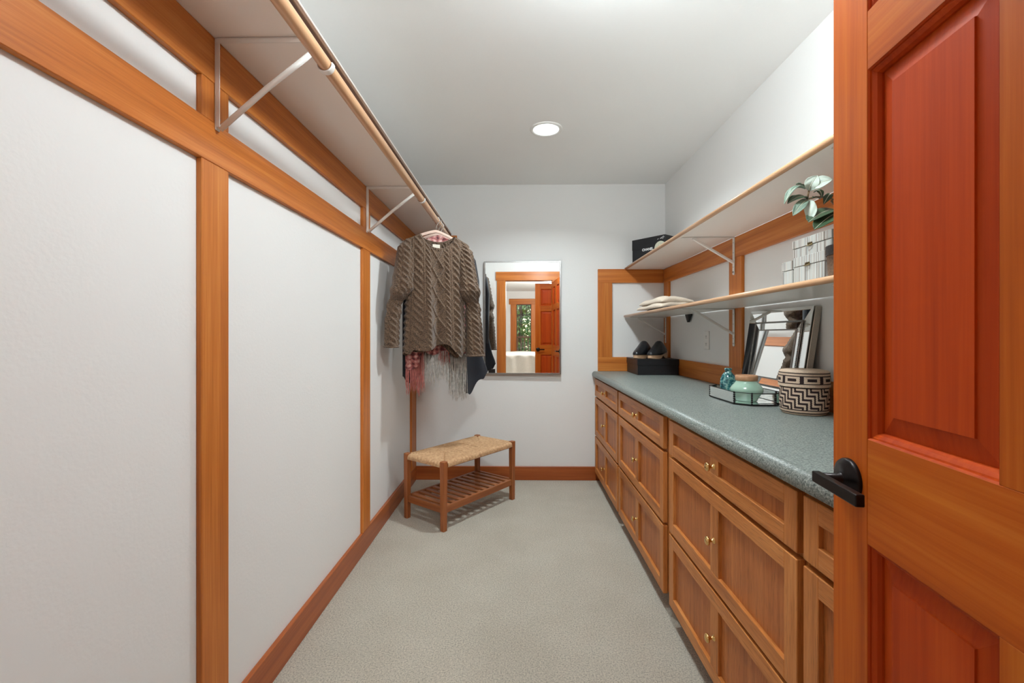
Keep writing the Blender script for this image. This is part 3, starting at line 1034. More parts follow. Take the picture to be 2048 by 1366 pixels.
# ------------------------------------------------------------------ wall plates
def plate(name, loc, rz, w, h, mat, label, cat, kind_):
    e = empty(name, loc, rz, label, cat)
    obj('cover_plate', B(-w / 2, w / 2, -0.006, 0, 0, h, 0.002), mat, e)
    k = bmesh.new()
    if kind_ == 'outlet':
        for zc in (h * 0.30, h * 0.70):
            B(-0.016, 0.016, -0.0075, -0.004, zc - 0.014, zc + 0.014, 0.002, k)
        obj('socket', k, mat, e)
        k = bmesh.new()
        for zc in (h * 0.30, h * 0.70):
            B(-0.007, -0.0045, -0.0078, -0.006, zc - 0.003, zc + 0.007, 0, k)
            B(0.0045, 0.007, -0.0078, -0.006, zc - 0.003, zc + 0.007, 0, k)
            B(-0.002, 0.002, -0.0078, -0.006, zc - 0.010, zc - 0.006, 0, k)
        obj('slot', k, M['rubber'], e)
    else:
        obj('rocker', B(-0.016, 0.016, -0.010, -0.004, h * 0.22, h * 0.78, 0.002), mat, e)
plate('power_outlet', (XR - 0.0005, 2.937, 1.105), R(-90), 0.074, 0.118, M['white_plastic'], 'white power outlet on the wall below the lower shelf', 'outlet', 'outlet')
plate('light_switch', (-0.478, YF + 0.0005, 1.28), R(180), 0.074, 0.118, M['white_plastic'], 'white light switch beside the doorway, seen in the mirror', 'light switch', 'switch')
e = empty('wall_vent', (-0.52, YF, 0.575), R(180), 'small dark wall vent beside the doorway, seen low in the mirror', 'vent')
obj('frame', B(-0.055, 0.055, -0.008, 0, 0, 0.07, 0.002), M['black_metal'], e)
for i in range(6):
    obj('louvre', B(-0.046 + 0.016 * i, -0.038 + 0.016 * i, -0.011, -0.007, 0.012, 0.058), M['rubber'], e)

# ------------------------------------------------------------------ things on the counter
CZ = 0.901
# leaning mirror: local x along the wall (towards the camera = -y world), z up the face, y out of the back
lean = math.atan2(0.062, 0.41)
e = empty('faceted_mirror', (1.122, 2.078, CZ + 0.0047), R(-90), 'small square mirror with a faceted silver border, leaning on the wall above the counter', 'mirror')
LW, LH = 0.245, 0.415
def lean_bm(bm):
    # world: local +y points to +x world after rz=-90 ; tilt so that the top goes to +y
    bmesh.ops.rotate(bm, verts=list(bm.verts), cent=(0, 0, 0), matrix=Matrix.Rotation(-lean, 3, 'X'))
    return bm
obj('frame_back', lean_bm(B(-LW, LW, 0.004, 0.030, 0.0, LH, 0.002)), M['champagne'], e)
def quad_strip(pts):
    bm = bmesh.new()
    bm.faces.new([bm.verts.new(p) for p in pts])
    bmesh.ops.recalc_face_normals(bm, faces=list(bm.faces))
    r_ = bmesh.ops.solidify(bm, geom=list(bm.faces), thickness=0.002)
    return bm
fo, fi, yo, yi = 0.004, 0.062, 0.003, -0.010      # outer edge low, inner edge raised
x0, x1, z0, z1 = -LW, LW, 0.0, LH
def strip(a0, a1, ya, yb_):
    """four mitred strips between inset a0 (depth ya) and inset a1 (depth yb_)"""
    o_ = [(x0 + a0, ya, z0 + a0), (x1 - a0, ya, z0 + a0), (x1 - a0, ya, z1 - a0), (x0 + a0, ya, z1 - a0)]
    i_ = [(x0 + a1, yb_, z0 + a1), (x1 - a1, yb_, z0 + a1), (x1 - a1, yb_, z1 - a1), (x0 + a1, yb_, z1 - a1)]
    for q in range(4):
        bm = bmesh.new()
        vs = [bm.verts.new(p) for p in (o_[q], o_[(q + 1) % 4], i_[(q + 1) % 4], i_[q])]
        f = bm.faces.new(vs)
        vb = [bm.verts.new((p[0], p[1] + 0.003, p[2])) for p in (o_[q], o_[(q + 1) % 4], i_[(q + 1) % 4], i_[q])]
        bm.faces.new(vb[::-1])
        for k_ in range(4):
            bm.faces.new((vs[k_], vb[k_], vb[(k_ + 1) % 4], vs[(k_ + 1) % 4]))
        bmesh.ops.recalc_face_normals(bm, faces=list(bm.faces))
        yield bm
for bm in strip(0.002, 0.058, -0.006, 0.001): obj('outer_strip', lean_bm(bm), M['mirror'], e)
for bm in strip(0.058, 0.066, -0.004, -0.004): obj('bead', lean_bm(bm), M['silver'], e)
for bm in strip(0.066, 0.094, -0.0035, 0.0): obj('inner_strip', lean_bm(bm), M['mirror'], e)
for bm in strip(0.094, 0.100, -0.003, -0.003): obj('bead', lean_bm(bm), M['silver'], e)
obj('mirror_glass', lean_bm(B(-LW + 0.098, LW - 0.098, -0.002, 0.004, 0.098, LH - 0.098)), M['mirror'], e)
k = bmesh.new()
for side_z in (z0 + 0.062, z1 - 0.062):
    nb = 56
    for i in range(nb):
        xx = x0 + 0.062 + (2 * LW - 0.124) * i / (nb - 1)
        bmesh.ops.create_icosphere(k, subdivisions=1, radius=0.0034, matrix=Matrix.Translation((xx, -0.005, side_z)))
for side_x in (x0 + 0.062, x1 - 0.062):
    nb = 42
    for i in range(nb):
        zz = z0 + 0.062 + (LH - 0.124) * i / (nb - 1)
        bmesh.ops.create_icosphere(k, subdivisions=1, radius=0.0034, matrix=Matrix.Translation((side_x, -0.005, zz)))
bo = obj('beading', lean_bm(k), M['silver'], e, True)
bo['kind'] = 'stuff'

# octagonal tray with glass sides
M['clear_glass'] = plain('clear_glass', (0.96, 0.985, 0.975, 1), 0.02, trans=1.0)
M['dark_trim'] = plain('dark_pewter', srgb(46, 44, 44), 0.3, metal=0.9)
e = empty('glass_tray', (1.018, 2.075, CZ), 0, 'octagonal mirrored tray with clear glass sides and dark beaded corners', 'tray')
hx, hy, cx_ = 0.099, 0.172, 0.050
octp = [(-hx, hy - cx_), (-hx, -hy + cx_), (-hx + cx_, -hy), (hx - cx_, -hy), (hx, -hy + cx_), (hx, hy - cx_), (hx - cx_, hy), (-hx + cx_, hy)]
bm = bmesh.new()
a_ = [bm.verts.new((x, y, 0.002)) for x, y in octp]
b_ = [bm.verts.new((x, y, 0.006)) for x, y in octp]
bm.faces.new(a_[::-1]); bm.faces.new(b_)
for q in range(8): bm.faces.new((a_[q], a_[(q + 1) % 8], b_[(q + 1) % 8], b_[q]))
bmesh.ops.recalc_face_normals(bm, faces=list(bm.faces))
obj('mirrored_base', bm, M['mirror'], e)
for q in range(8):
    p, r_ = octp[q], octp[(q + 1) % 8]
    obj('glass_side', bar((p[0], p[1], 0.030), (r_[0], r_[1], 0.030), 0.003, 0.044), M['clear_glass'], e)
    k = bar((p[0], p[1], 0.053), (r_[0], r_[1], 0.053), 0.004, 0.0025)
    bar((p[0], p[1], 0.0045), (r_[0], r_[1], 0.0045), 0.005, 0.005, bm=k)
    obj('metal_edge', k, M['dark_trim'], e)
    k = bmesh.new()
    for zz in range(6):
        bmesh.ops.create_icosphere(k, subdivisions=2, radius=0.0046, matrix=Matrix.Translation((p[0], p[1], 0.008 + 0.0088 * zz)))
    obj('beaded_corner', k, M['dark_trim'], e, True)

def teal():
    t = NT('mottled_teal_glaze')
    c = t.coord()
    v = t.new('ShaderNodeTexVoronoi'); v.inputs['Scale'].default_value = 95; t.link(c, v.inputs['Vector'])
    n = t.noise(c, 40, 4, 0.6, 1.0)
    ad = t.new('ShaderNodeMath', operation='MULTIPLY_ADD'); ad.inputs[1].default_value = 0.55
    t.link(v.outputs['Distance'], ad.inputs[0]); t.link(n.outputs[0], ad.inputs[2])
    rp = t.ramp(ad.outputs[0], [(0.50, srgb(4, 34, 44)), (0.68, srgb(14, 72, 82)), (0.82, srgb(40, 108, 112)), (1.0, srgb(120, 164, 158))])
    t.link(rp.outputs[0], t.b.inputs['Base Color'])
    t.b.inputs['Roughness'].default_value = 0.12
    t.b.inputs['Coat Weight'].default_value = 0.6
    return t.m
M['teal'] = teal()
e = empty('bud_vase', (0.976, 2.132, CZ + 0.0065), 0, 'small mottled teal glass vase with a narrow neck on the tray', 'vase')
obj('vase_body', lathe([(0, 0), (0.027, 0.0), (0.031, 0.004), (0.034, 0.03), (0.0355, 0.062), (0.034, 0.085), (0.027, 0.104), (0.018, 0.114), (0.0135, 0.119), (0.013, 0.124)], 40), M['teal'], e, True)
obj('vase_lip', lathe([(0.013, 0.124), (0.0155, 0.126), (0.0165, 0.131), (0.0155, 0.135), (0.012, 0.136), (0.0105, 0.13), (0.0105, 0.118)], 36), M['teal'], e, True)

M['mint'] = plain('mint_glaze', srgb(164, 198, 178), 0.1, coat=0.6, noise=0.05, bscale=14)
M['cork'] = wood('turned_wood_rim', 0, srgb(168, 120, 84), srgb(196, 148, 110), srgb(212, 168, 130), rough=0.55, coat=0)
e = empty('squat_vase', (1.006, 2.022, CZ + 0.0065), 0, 'squat mint green vase with a wooden rim on the tray', 'vase')
obj('vase_body', lathe([(0, 0), (0.040, 0.0), (0.044, 0.003), (0.048, 0.012), (0.056, 0.026), (0.0645, 0.040), (0.067, 0.048), (0.0655, 0.056), (0.058, 0.067), (0.048, 0.078), (0.043, 0.086), (0.042, 0.092)], 56), M['mint'], e, True)
obj('wooden_rim', lathe([(0.0425, 0.089), (0.045, 0.091), (0.045, 0.110), (0.0435, 0.113), (0.038, 0.113), (0.037, 0.110), (0.037, 0.07), (0.0, 0.068)], 56), M['cork'], e, True)

# woven basket: every stitch is a small face
M['straw'] = plain('pale_straw', srgb(214, 190, 166), 0.8, noise=0.12, bscale=260)
M['dark_straw'] = plain('dark_dyed_straw', srgb(44, 26, 26), 0.8, noise=0.2, bscale=260)
def basket():
    e = empty('lidded_basket', (1.080, 1.738, CZ), R(-32), 'round woven lidded basket in black and cream geometric pattern', 'basket')
    n = 240
    def shell(name, prof, rows, pat):
        # prof(t)-> (r,z); pat(col,row)-> 1 dark
        verts, faces, mi = [], [], []
        for j in range(rows * 2 + 1):
            t = j / (rows * 2)
            r, z = prof(t)
            r2 = r + (0.0013 if j % 2 else 0.0)
            for i in range(n):
                a = 2 * PI * (i + 0.5 * ((j // 2) % 2)) / n
                rr = r2 + (0.0006 if i % 2 else 0)
                verts.append((rr * math.cos(a), rr * math.sin(a), z))
        for j in range(rows * 2):
            for i in range(n):
                faces.append((j * n + i, j * n + (i + 1) % n, (j + 1) * n + (i + 1) % n, (j + 1) * n + i))
                mi.append(pat(i, j // 2))
        return pyobj(name, verts, faces, [M['straw'], M['dark_straw']], e, True, mi)
    Rb = 0.0775
    def pb(t):
        z = 0.110 * t
        return (Rb - 0.012 * math.exp(-t * 16) + 0.0025 * math.sin(PI * t), z)
    rows = 30
    path = {(q, 0) for q in range(5)} | {(4, q) for q in range(1, 4)}
    def stair(X, Y):
        for n_ in range(-2, 6):
            for m_ in range(-6, 7):
                x_, y_ = X - 4 * n_ + 2 * m_, Y - 4 * n_ - 2 * m_
                if (x_ % 8 if False else x_, y_) in path or (x_ + 8, y_) in path or (x_ - 8, y_) in path: return True
        return False
    table = {(X, Y): stair(X, Y) for X in range(8) for Y in range(14)}
    def patb2(i, j):
        if j < 2: return 0
        if j == 2 or j == 5: return 1
        if j in (3, 4): return 0
        if j == 27: return 1
        if j == 28: return 0
        if j == 29: return 1
        X, Y = (i // 3) % 8, (26 - j) // 2
        return 0 if table[X, Y] else 1
    shell('basket_body', pb, rows, patb2)
    def pl(t):
        z = 0.104 + 0.056 * t
        return (Rb + 0.006 - 0.003 * t * t, z)
    def patl(i, j):
        if j < 3: return 0
        if j == 3: return 1
        if j in (4, 10):
            return 0 if (i % 30) < 24 else 1
        if 5 <= j <= 9:
            x = i % 30
            if x >= 24: return 1
            if x < 5 or x >= 19: return 0
            return 1 if 6 <= j <= 8 else 0
        if j == 11: return 1
        if j in (12, 13): return 0
        if j == 14: return 1
        return 0
    lid = shell('lid', pl, 16, patl)
    obj('lid_top', lathe([(Rb + 0.003, 0.160), (Rb - 0.002, 0.1645), (Rb - 0.014, 0.1665), (0.05, 0.1675), (0.0, 0.168)], 60), M['straw'], lid, True)
    obj('basket_base', lathe([(0.0, 0.001), (Rb - 0.013, 0.001), (Rb - 0.012, 0.004)], 60), M['straw'], e, True)
basket()

# ------------------------------------------------------------------ striped storage boxes and potted plant on the lower shelf
def stripes():
    t = NT('striped_grasscloth')
    c = t.coord()
    mp = t.new('ShaderNodeMapping')
    mp.inputs['Scale'].default_value = (190, 190, 1.0)
    t.link(c, mp.inputs['Vector'])
    n = t.noise(mp.outputs[0], 1.0, 2, 0.5)
    rp = t.ramp(n.outputs[0], [(0.36, srgb(112, 102, 94)), (0.44, srgb(172, 163, 155)), (0.51, srgb(206, 204, 198)), (0.58, srgb(166, 177, 177)), (0.66, srgb(206, 198, 188))])
    t.link(rp.outputs[0], t.b.inputs['Base Color'])
    t.b.inputs['Roughness'].default_value = 0.6
    t.bump(n.outputs[0], 0.25, 0.002)
    return t.m
M['stripes'] = stripes()
M['bronze'] = plain('aged_bronze', srgb(112, 96, 66), 0.35, metal=0.9)
SZ = 1.363
def storage_box(x0, x1, y0, y1, z0, zl, z1, label, clasp=True):
    e = empty('storage_box', ((x0 + x1) / 2, (y0 + y1) / 2, z0), 0, label, 'storage box', 'striped storage boxes on the lower shelf')
    ax, ay = (x1 - x0) / 2, (y1 - y0) / 2
    obj('box_body', B(-ax, ax, -ay, ay, 0, zl - z0 - 0.001, 0.0015), M['stripes'], e)
    ld = obj('lid', B(-ax - 0.0015, ax, -ay - 0.0015, ay + 0.0015, zl - z0 + 0.001, z1 - z0, 0.0015), M['stripes'], e)
    if clasp:
        k = B(-ax - 0.006, -ax - 0.0005, -0.011, 0.011, zl - z0 - 0.002, zl - z0 + 0.008, 0.0015)
        tube([(-ax - 0.004, -0.014, zl - z0 - 0.001), (-ax - 0.011, -0.007, zl - z0 - 0.004), (-ax - 0.012, 0.0, zl - z0 - 0.005), (-ax - 0.011, 0.007, zl - z0 - 0.004), (-ax - 0.004, 0.014, zl - z0 - 0.001)], 0.0018, 8, k)
        obj('clasp', k, M['bronze'], ld)
storage_box(0.998, 1.185, 1.498, 1.664, SZ, 1.440, 1.474, 'lower striped box of the stack on the lower shelf')
storage_box(1.004, 1.185, 1.474, 1.680, 1.474, 1.508, 1.538, 'upper striped box of the stack, just under the leaves')
storage_box(1.004, 1.185, 1.683, 1.748, SZ, 1.436, 1.470, 'slim striped box at the far side of the stacked pair', clasp=False)

M['wicker'] = plain('brown_wicker', srgb(104, 78, 58), 0.7, noise=0.4, bscale=120)
M['wicker_dark'] = plain('charcoal_wicker', srgb(66, 60, 58), 0.7, noise=0.3, bscale=120)
M['leaf_dark'] = plain('dark_green_leaf', srgb(58, 80, 56), 0.4, noise=0.25, bscale=30, coat=0.15)
M['leaf_pale'] = plain('pale_sage_leaf', srgb(186, 198, 186), 0.6, noise=0.12, bscale=34)
M['leaf_mid'] = plain('grey_green_leaf', srgb(118, 138, 122), 0.5, noise=0.2, bscale=30)
M['rib'] = plain('leaf_rib', srgb(220, 222, 204), 0.6)
M['stem'] = plain('brown_stem', srgb(112, 88, 58), 0.7)
PX, PY = 1.012, 1.40
e = empty('potted_fig', (PX, PY, SZ), 0, 'fiddle leaf plant in a brown wicker pot beside the striped boxes', 'plant')
k = bmesh.new()
prof = []
for i in range(25):
    t = i / 24
    prof.append((0.055 + 0.006 * t + (0.0015 if i % 2 else 0), 0.078 * t))
obj('wicker_pot', lathe([(0, 0)] + prof, 40), M['wicker'], e, True)
prof = []
for i in range(13):
    t = i / 12
    prof.append((0.063 + (0.002 if i % 2 else 0), 0.078 + 0.03 * t))
obj('pot_rim', lathe(prof + [(0.056, 0.108), (0.054, 0.09), (0, 0.088)], 40), M['wicker_dark'], e, True)
obj('main_stem', tube([(0, 0, 0.08), (-0.004, 0.004, 0.15), (-0.02, 0.012, 0.21), (-0.045, 0.022, 0.25)], [0.006, 0.005, 0.004, 0.003], 8), M['stem'], e, True)
def leaf(base, tip, width, mat, up, curl=0.012, cup=0.25):
    b_, t_ = Vector(base) - Vector((PX, PY, SZ)), Vector(tip) - Vector((PX, PY, SZ))
    d = t_ - b_
    L = d.length
    dn = d.normalized()
    nrm = Vector(up)
    nrm = (nrm - dn * nrm.dot(dn)).normalized()
    sd = dn.cross(nrm)
    nu, nv = 18, 12
    verts, faces = [], []
    for i in range(nu + 1):
        t = i / nu
        w = width * (math.sin(PI * min(1, t ** 0.9 * 0.985 + 0.01)) ** 0.62) * (0.55 + 0.62 * t)
        if i in (0, nu): w = 0.0012
        for j in range(nv + 1):
            s = -1 + 2 * j / nv
            y = abs(s) * w * cup + 0.0022 * math.cos(9 * t + 5 * abs(s)) * abs(s) - curl * math.sin(PI * t) * -1 - 0.6 * curl * t * t
            if j == nv // 2: y -= 0.0012
            p = b_ + dn * (L * t) + sd * (s * w) + nrm * y
            verts.append(p)
    for i in range(nu):
        for j in range(nv):
            a = i * (nv + 1) + j
            faces.append((a, a + 1, a + nv + 2, a + nv + 1))
    o = pyobj('leaf', verts, faces, mat, e, True)
    md = o.modifiers.new('thick', 'SOLIDIFY'); md.thickness = 0.0012
    path = [b_ + dn * (L * t) + nrm * (curl * math.sin(PI * t) - 0.6 * curl * t * t + 0.0004) for t in [x / 9 for x in range(10)]]
    obj('leaf_rib', tube(path, [0.0016 - 0.0012 * x / 9 for x in range(10)], 6), M['rib'], o, True)
node1 = Vector((0.9046, 1.4300, 1.6466))
node2 = Vector((0.8999, 1.4300, 1.6201))
toward = (-0.55, -0.75, 0.35)
leaf(node1, Vector((0.9082, 1.4000, 1.6812)), 0.023, M['leaf_pale'], (-0.3, -0.8, 0.4))
leaf(node1 + Vector((0.004, 0, 0)), Vector((0.9384, 1.3800, 1.6665)), 0.024, M['leaf_pale'], (-0.2, -0.9, 0.4))
leaf(Vector((0.8953, 1.4300, 1.6544)), Vector((0.8720, 1.4400, 1.6718)), 0.012, M['leaf_dark'], (0.3, -0.3, 0.9), 0.004)
leaf(Vector((0.8860, 1.4200, 1.6496)), Vector((0.8100, 1.4000, 1.6084)), 0.012, M['leaf_mid'], (0.2, -0.2, 0.9), 0.02, 0.6)
leaf(node2, Vector((0.8236, 1.4000, 1.6053)), 0.018, M['leaf_dark'], (-0.3, -0.6, 0.7))
leaf(node2 + Vector((0, 0, -0.004)), Vector((0.8282, 1.3800, 1.5618)), 0.017, M['leaf_mid'], (-0.5, -0.8, 0.1))
leaf(node2 + Vector((0.002, 0, -0.004)), Vector((0.8759, 1.3800, 1.5451)), 0.020, M['leaf_pale'], (-0.3, -0.95, 0.1))
leaf(Vector((0.9264, 1.4400, 1.6449)), Vector((0.9411, 1.4200, 1.6262)), 0.012, M['leaf_dark'], (-0.2, -0.5, 0.8))
leaf(Vector((0.9582, 1.4600, 1.6304)), Vector((0.9090, 1.4200, 1.6232)), 0.006, M['leaf_dark'], (-0.2, -0.5, 0.8), 0.003)
leaf(Vector((0.9792, 1.4400, 1.6353)), Vector((0.9457, 1.4200, 1.6076)), 0.012, M['leaf_dark'], (-0.4, -0.8, 0.4))
leaf(Vector((1.0085, 1.4600, 1.5937)), Vector((0.8603, 1.3600, 1.5371)), 0.034, M['leaf_dark'], (-0.2, -0.5, 0.85), 0.010)
leaf(Vector((1.0071, 1.4400, 1.5803)), Vector((0.8650, 1.3400, 1.5101)), 0.028, M['leaf_dark'], (-0.3, -0.7, 0.6), 0.010)
o3 = Vector((PX, PY, SZ))
for a, b in ((node1, node2), (node2, Vector((0.9641, 1.4500, 1.6321))), (Vector((0.9641, 1.4500, 1.6321)), Vector((1.0085, 1.4600, 1.6223))), (Vector((1.0085, 1.4600, 1.6223)), Vector((PX - 0.02, PY + 0.012, SZ + 0.21))), (Vector((1.0085, 1.4600, 1.6223)), Vector((1.0085, 1.4600, 1.5937)))):
    a, b = a - o3, b - o3
    obj('twig', tube([a, (a + b) / 2 + Vector((0, 0, 0.003)), b], 0.0026, 8), M['stem'], e, True)

# ------------------------------------------------------------------ hanging clothes
GA = R(28)
RODX, RODZ = -0.542, 1.955
def hanger(y, ang_, label):
    e = empty('clothes_hanger', (RODX, y, RODZ), ang_, label, 'hanger', 'blush hangers on the rod')
    k = bmesh.new()
    # flat curved arms
    path, rad = [], []
    for i in range(41):
        s = -1 + 2 * i / 40
        x = 0.205 * s
        z = -0.075 - 0.085 * (abs(s) ** 1.35) - (0.012 * max(0, abs(s) - 0.85) / 0.15)
        path.append((x, 0, z)); rad.append(0.0105 - 0.002 * abs(s))
    tube(path, rad, 10, k, flat=(0.35, 1.0))
    o = obj('hanger_arms', k, M['pink_velvet'], e, True)
    k = tube([(-0.195, 0, -0.160), (-0.1, 0, -0.172), (0, 0, -0.176), (0.1, 0, -0.172), (0.195, 0, -0.160)], 0.004, 8)
    obj('hanger_bar', k, M['pink_velvet'], e, True)
    path = [(0, 0, -0.075), (0, 0, -0.05), (0.004, 0, -0.034)]
    for i in range(19):
        a = -PI * 0.35 + PI * 1.42 * i / 18
        path.append((0.0235 * math.cos(a), 0, 0.0235 * math.sin(a)))
    obj('hook', tube(path, 0.0019, 8), M['chrome'], e, True)
    return e
hanger(2.99, GA, 'blush velvet hanger holding the brown cable knit sweater')
hanger(3.08, R(26), 'blush hanger holding the plaid scarf behind the sweater')
hanger(3.155, R(24), 'blush hanger holding the navy garment at the far end')

def smooth(a, b, x):
    t = min(1, max(0, (x - a) / (b - a)))
    return t * t * (3 - 2 * t)
def rope(u, z, uc, w, L, Hh, k=1.15):
    t = (u - uc) / w
    if abs(t) > 0.5: return 0.0
    env = math.cos(PI * t) ** 0.5
    return Hh * env * (0.5 + 0.5 * math.cos(2 * PI * (z / L + t * k))) ** 1.5
def relief(u, z):
    h = 0.0
    h += rope(u, z, -0.064, 0.036, 0.036, 0.0095)
    h += rope(u, z, 0.064, 0.036, 0.036, 0.0095)
    h += rope(u, z, -0.128, 0.060, 0.046, 0.010, 1.35)
    h += rope(u, z, 0.128, 0.060, 0.046, 0.010, 1.35)
    h += rope(u, z, -0.195, 0.044, 0.040, 0.009)
    h += rope(u, z, 0.195, 0.044, 0.040, 0.009)
    if abs(u) < 0.046:   # diamonds down the centre
        tri = abs(((z / 0.125) % 1.0) * 2 - 1)
        h += 0.0105 * math.exp(-((abs(u) - 0.038 * tri) / 0.0055) ** 2)
    for uc in (-0.092, 0.092, -0.163, 0.163):
        h += 0.004 * math.exp(-((u - uc) / 0.004) ** 2)
    return h
PW = (-0.542, 2.955)
sw = empty('cable_knit_sweater', (PW[0], PW[1], 0.0), GA, 'brown cable knit sweater hanging in front on the rod', 'sweater')
def sweater_body():
    N, Mr = 400, 250
    verts, faces = [], []
    keys = [(0.0, 0.232, 0.020), (0.06, 0.232, 0.034), (0.16, 0.212, 0.050), (0.33, 0.186, 0.062), (0.6, 0.193, 0.070), (1.0, 0.206, 0.078)]
    def kk(v):
        for (a, w0, d0), (b, w1, d1) in zip(keys[:-1], keys[1:]):
            if v <= b:
                t = (v - a) / (b - a)
                return w0 + (w1 - w0) * t, d0 + (d1 - d0) * t
        return keys[-1][1:]
    for r_ in range(Mr + 1):
        v = r_ / Mr
        a, b_ = kk(v)
        for q in range(N):
            th = 2 * PI * q / N
            cx, sy = math.cos(th), math.sin(th)
            x = a * (abs(cx) ** 0.9) * (1 if cx > 0 else -1)
            front = sy < 0
            un = x - 0.012
            sh = 1.842 - 0.052 * max(0, (abs(un) - 0.115) / 0.115) - 0.05 * max(0, (abs(un) - 0.20) / 0.032) ** 2 * 0.3
            if abs(un) < 0.115:
                q_ = abs(un) / 0.115
                sh = (1.752 + 0.090 * q_ ** 2.4) if front else (1.803 + 0.039 * q_ ** 2.2)
            hem = 1.118 + 0.022 * math.sin(x * 21 + 0.6) - 0.05 * smooth(0.04, 0.15, x) + 0.045 * smooth(0.165, 0.2, x) - 0.045 * smooth(-0.15, -0.18, x)
            if not front: hem -= 0.01
            z = sh * (1 - v) + hem * v
            y = b_ * (abs(sy) ** 0.62) * (0.55 if sy > 0 else -1)
            # vertical folds deepening to the hem
            fa = 0.030 * v ** 1.2
            fold = fa * (math.sin(x * 34 + 0.9 + 0.5 * v) + 0.5 * math.sin(x * 61 + 2.0)) + 0.010 * math.sin(x * 20 + z * 5) * v
            # sag under the neckline
            if front: y += fold * (1 - (abs(cx)) ** 6) - 0.012 * math.exp(-(v / 0.15) ** 2)
            else: y += 0.6 * fold * (1 - (abs(cx)) ** 6)
            hgt = relief(x + 0.10 * (x) * (0.5 - v), z) * (1 if v > 0.02 else v / 0.02) * min(1, (1 - v) / 0.02 + 0.2)
            nlen = math.hypot(cx * 0.6, sy) or 1
            ox, oy = cx * 0.6 / nlen * hgt, sy / nlen * hgt
            verts.append((x + ox, y + oy, z))
    for r_ in range(Mr):
        for q in range(N):
            a = r_ * N + q
            b_ = r_ * N + (q + 1) % N
            faces.append((a, b_, b_ + N, a + N))
    return verts, faces
v, f = sweater_body()
o = pyobj('sweater_body', v, f, M['knit'], sw, True)
def sleeve(sgn, keys, yoff, seed):
    """keys: (z, inner u, outer u, half depth, y)"""
    N, Mr = 120, 260
    verts, faces = [], []
    for r_ in range(Mr + 1):
        t = r_ / Mr
        s = t * (len(keys) - 1)
        i = min(int(s), len(keys) - 2)
        w = s - i
        w = w * w * (3 - 2 * w) if i in (3, 4) else w
        k0, k1 = keys[i], keys[i + 1]
        z, ui, uo, dd, yy = [k0[q] + (k1[q] - k0[q]) * w for q in range(5)]
        uc, hw = (ui + uo) / 2, abs(uo - ui) / 2
        for q in range(N):
            th = 2 * PI * q / N
            cx, sy = math.cos(th), math.sin(th)
            x = uc + hw * cx
            y = yy + yoff + dd * (abs(sy) ** 0.8) * (1 if sy > 0 else -1)
            cre = 0.006 * math.sin(z * 60 + x * 40 + seed) * math.exp(-((z - 1.42) / 0.12) ** 2)
            arc = hw * th * 0.8
            lz = hw * (th - 1.5 * PI)
            h = rope(lz, z, 0.0, 0.050, 0.038, 0.011) + rope(lz, z, -0.045, 0.032, 0.032, 0.008) + rope(lz, z, 0.045, 0.032, 0.032, 0.008)
            h = (h + cre) * min(1, t / 0.03 + 0.1) * min(1, (1 - t) / 0.02 + 0.2)
            verts.append((x + cx * h, y + sy * h, z))
    for r_ in range(Mr):
        for q in range(N):
            a = r_ * N + q
            b_ = r_ * N + (q + 1) % N
            faces.append((a, b_, b_ + N, a + N))
    o = pyobj('sleeve', verts, faces, M['knit'], sw, True)
    return o
KL = [(1.805, -0.165, -0.190, 0.012, 0.0), (1.75, -0.150, -0.246, 0.040, 0.0), (1.62, -0.150, -0.268, 0.055, -0.01), (1.485, -0.164, -0.296, 0.062, -0.038), (1.452, -0.178, -0.298, 0.052, -0.035), (1.412, -0.220, -0.306, 0.036, 0.0), (1.28, -0.242, -0.328, 0.038, -0.008), (1.125, -0.246, -0.332, 0.040, -0.012)]
KR = [(1.805, 0.165, 0.190, 0.012, 0.0), (1.75, 0.150, 0.250, 0.040, 0.0), (1.62, 0.145, 0.272, 0.055, -0.01), (1.485, 0.145, 0.288, 0.064, -0.038), (1.452, 0.160, 0.290, 0.052, -0.035), (1.412, 0.202, 0.300, 0.038, 0.0), (1.25, 0.207, 0.318, 0.040, -0.008), (1.060, 0.205, 0.335, 0.044, -0.012)]
sleeve(-1, KL, -0.012, 0.3)
sleeve(1, KR, -0.012, 1.7)
# rolled cuffs
for K in (KL, KR):
    z, ui, uo, dd, yy = K[-1]
    path = []
    for q in range(33):
        th = 2 * PI * q / 32
        path.append(((ui + uo) / 2 + abs(uo - ui) / 2 * math.cos(th), yy - 0.012 + dd * (abs(math.sin(th)) ** 0.8) * (1 if math.sin(th) > 0 else -1), z))
    obj('cuff', tube(path, 0.006, 8, cap=False), M['knit'], sw, True)
# ribbed collar
def collar():
    n, m = 220, 10
    verts, faces = [], []
    for q in range(n):
        th = 2 * PI * q / n
        cx, sy = math.cos(th), math.sin(th)
        un = 0.118 * cx
        q_ = abs(cx)
        front = sy < 0
        z = (1.752 + 0.090 * q_ ** 2.4) if front else (1.803 + 0.039 * q_ ** 2.2)
        y = (-0.034 if front else 0.024) * abs(sy) ** 0.7
        rib = 0.0022 * math.cos(q * 2 * PI / 5)
        for r_ in range(m):
            a = 2 * PI * r_ / m
            rr = 0.0045 + (rib if math.cos(a) > -0.5 else 0)
            dz = 0.0115 * math.sin(a)
            dy = rr * math.cos(a) * (-1 if front else 1)
            verts.append((un + 0.012 + dz * 0.35 * cx * (1 if front else 0), y + dy, z + dz - 0.004))
    for q in range(n):
        for r_ in range(m):
            faces.append((q * m + r_, q * m + (r_ + 1) % m, ((q + 1) % n) * m + (r_ + 1) % m, ((q + 1) % n) * m + r_))
    return pyobj('collar', verts, faces, M['knit'], sw, True)
collar()
obj('neck_label', B(-0.014, 0.036, 0.012, 0.0135, 1.766, 1.791, 0.0004), M['woven_label'], sw)

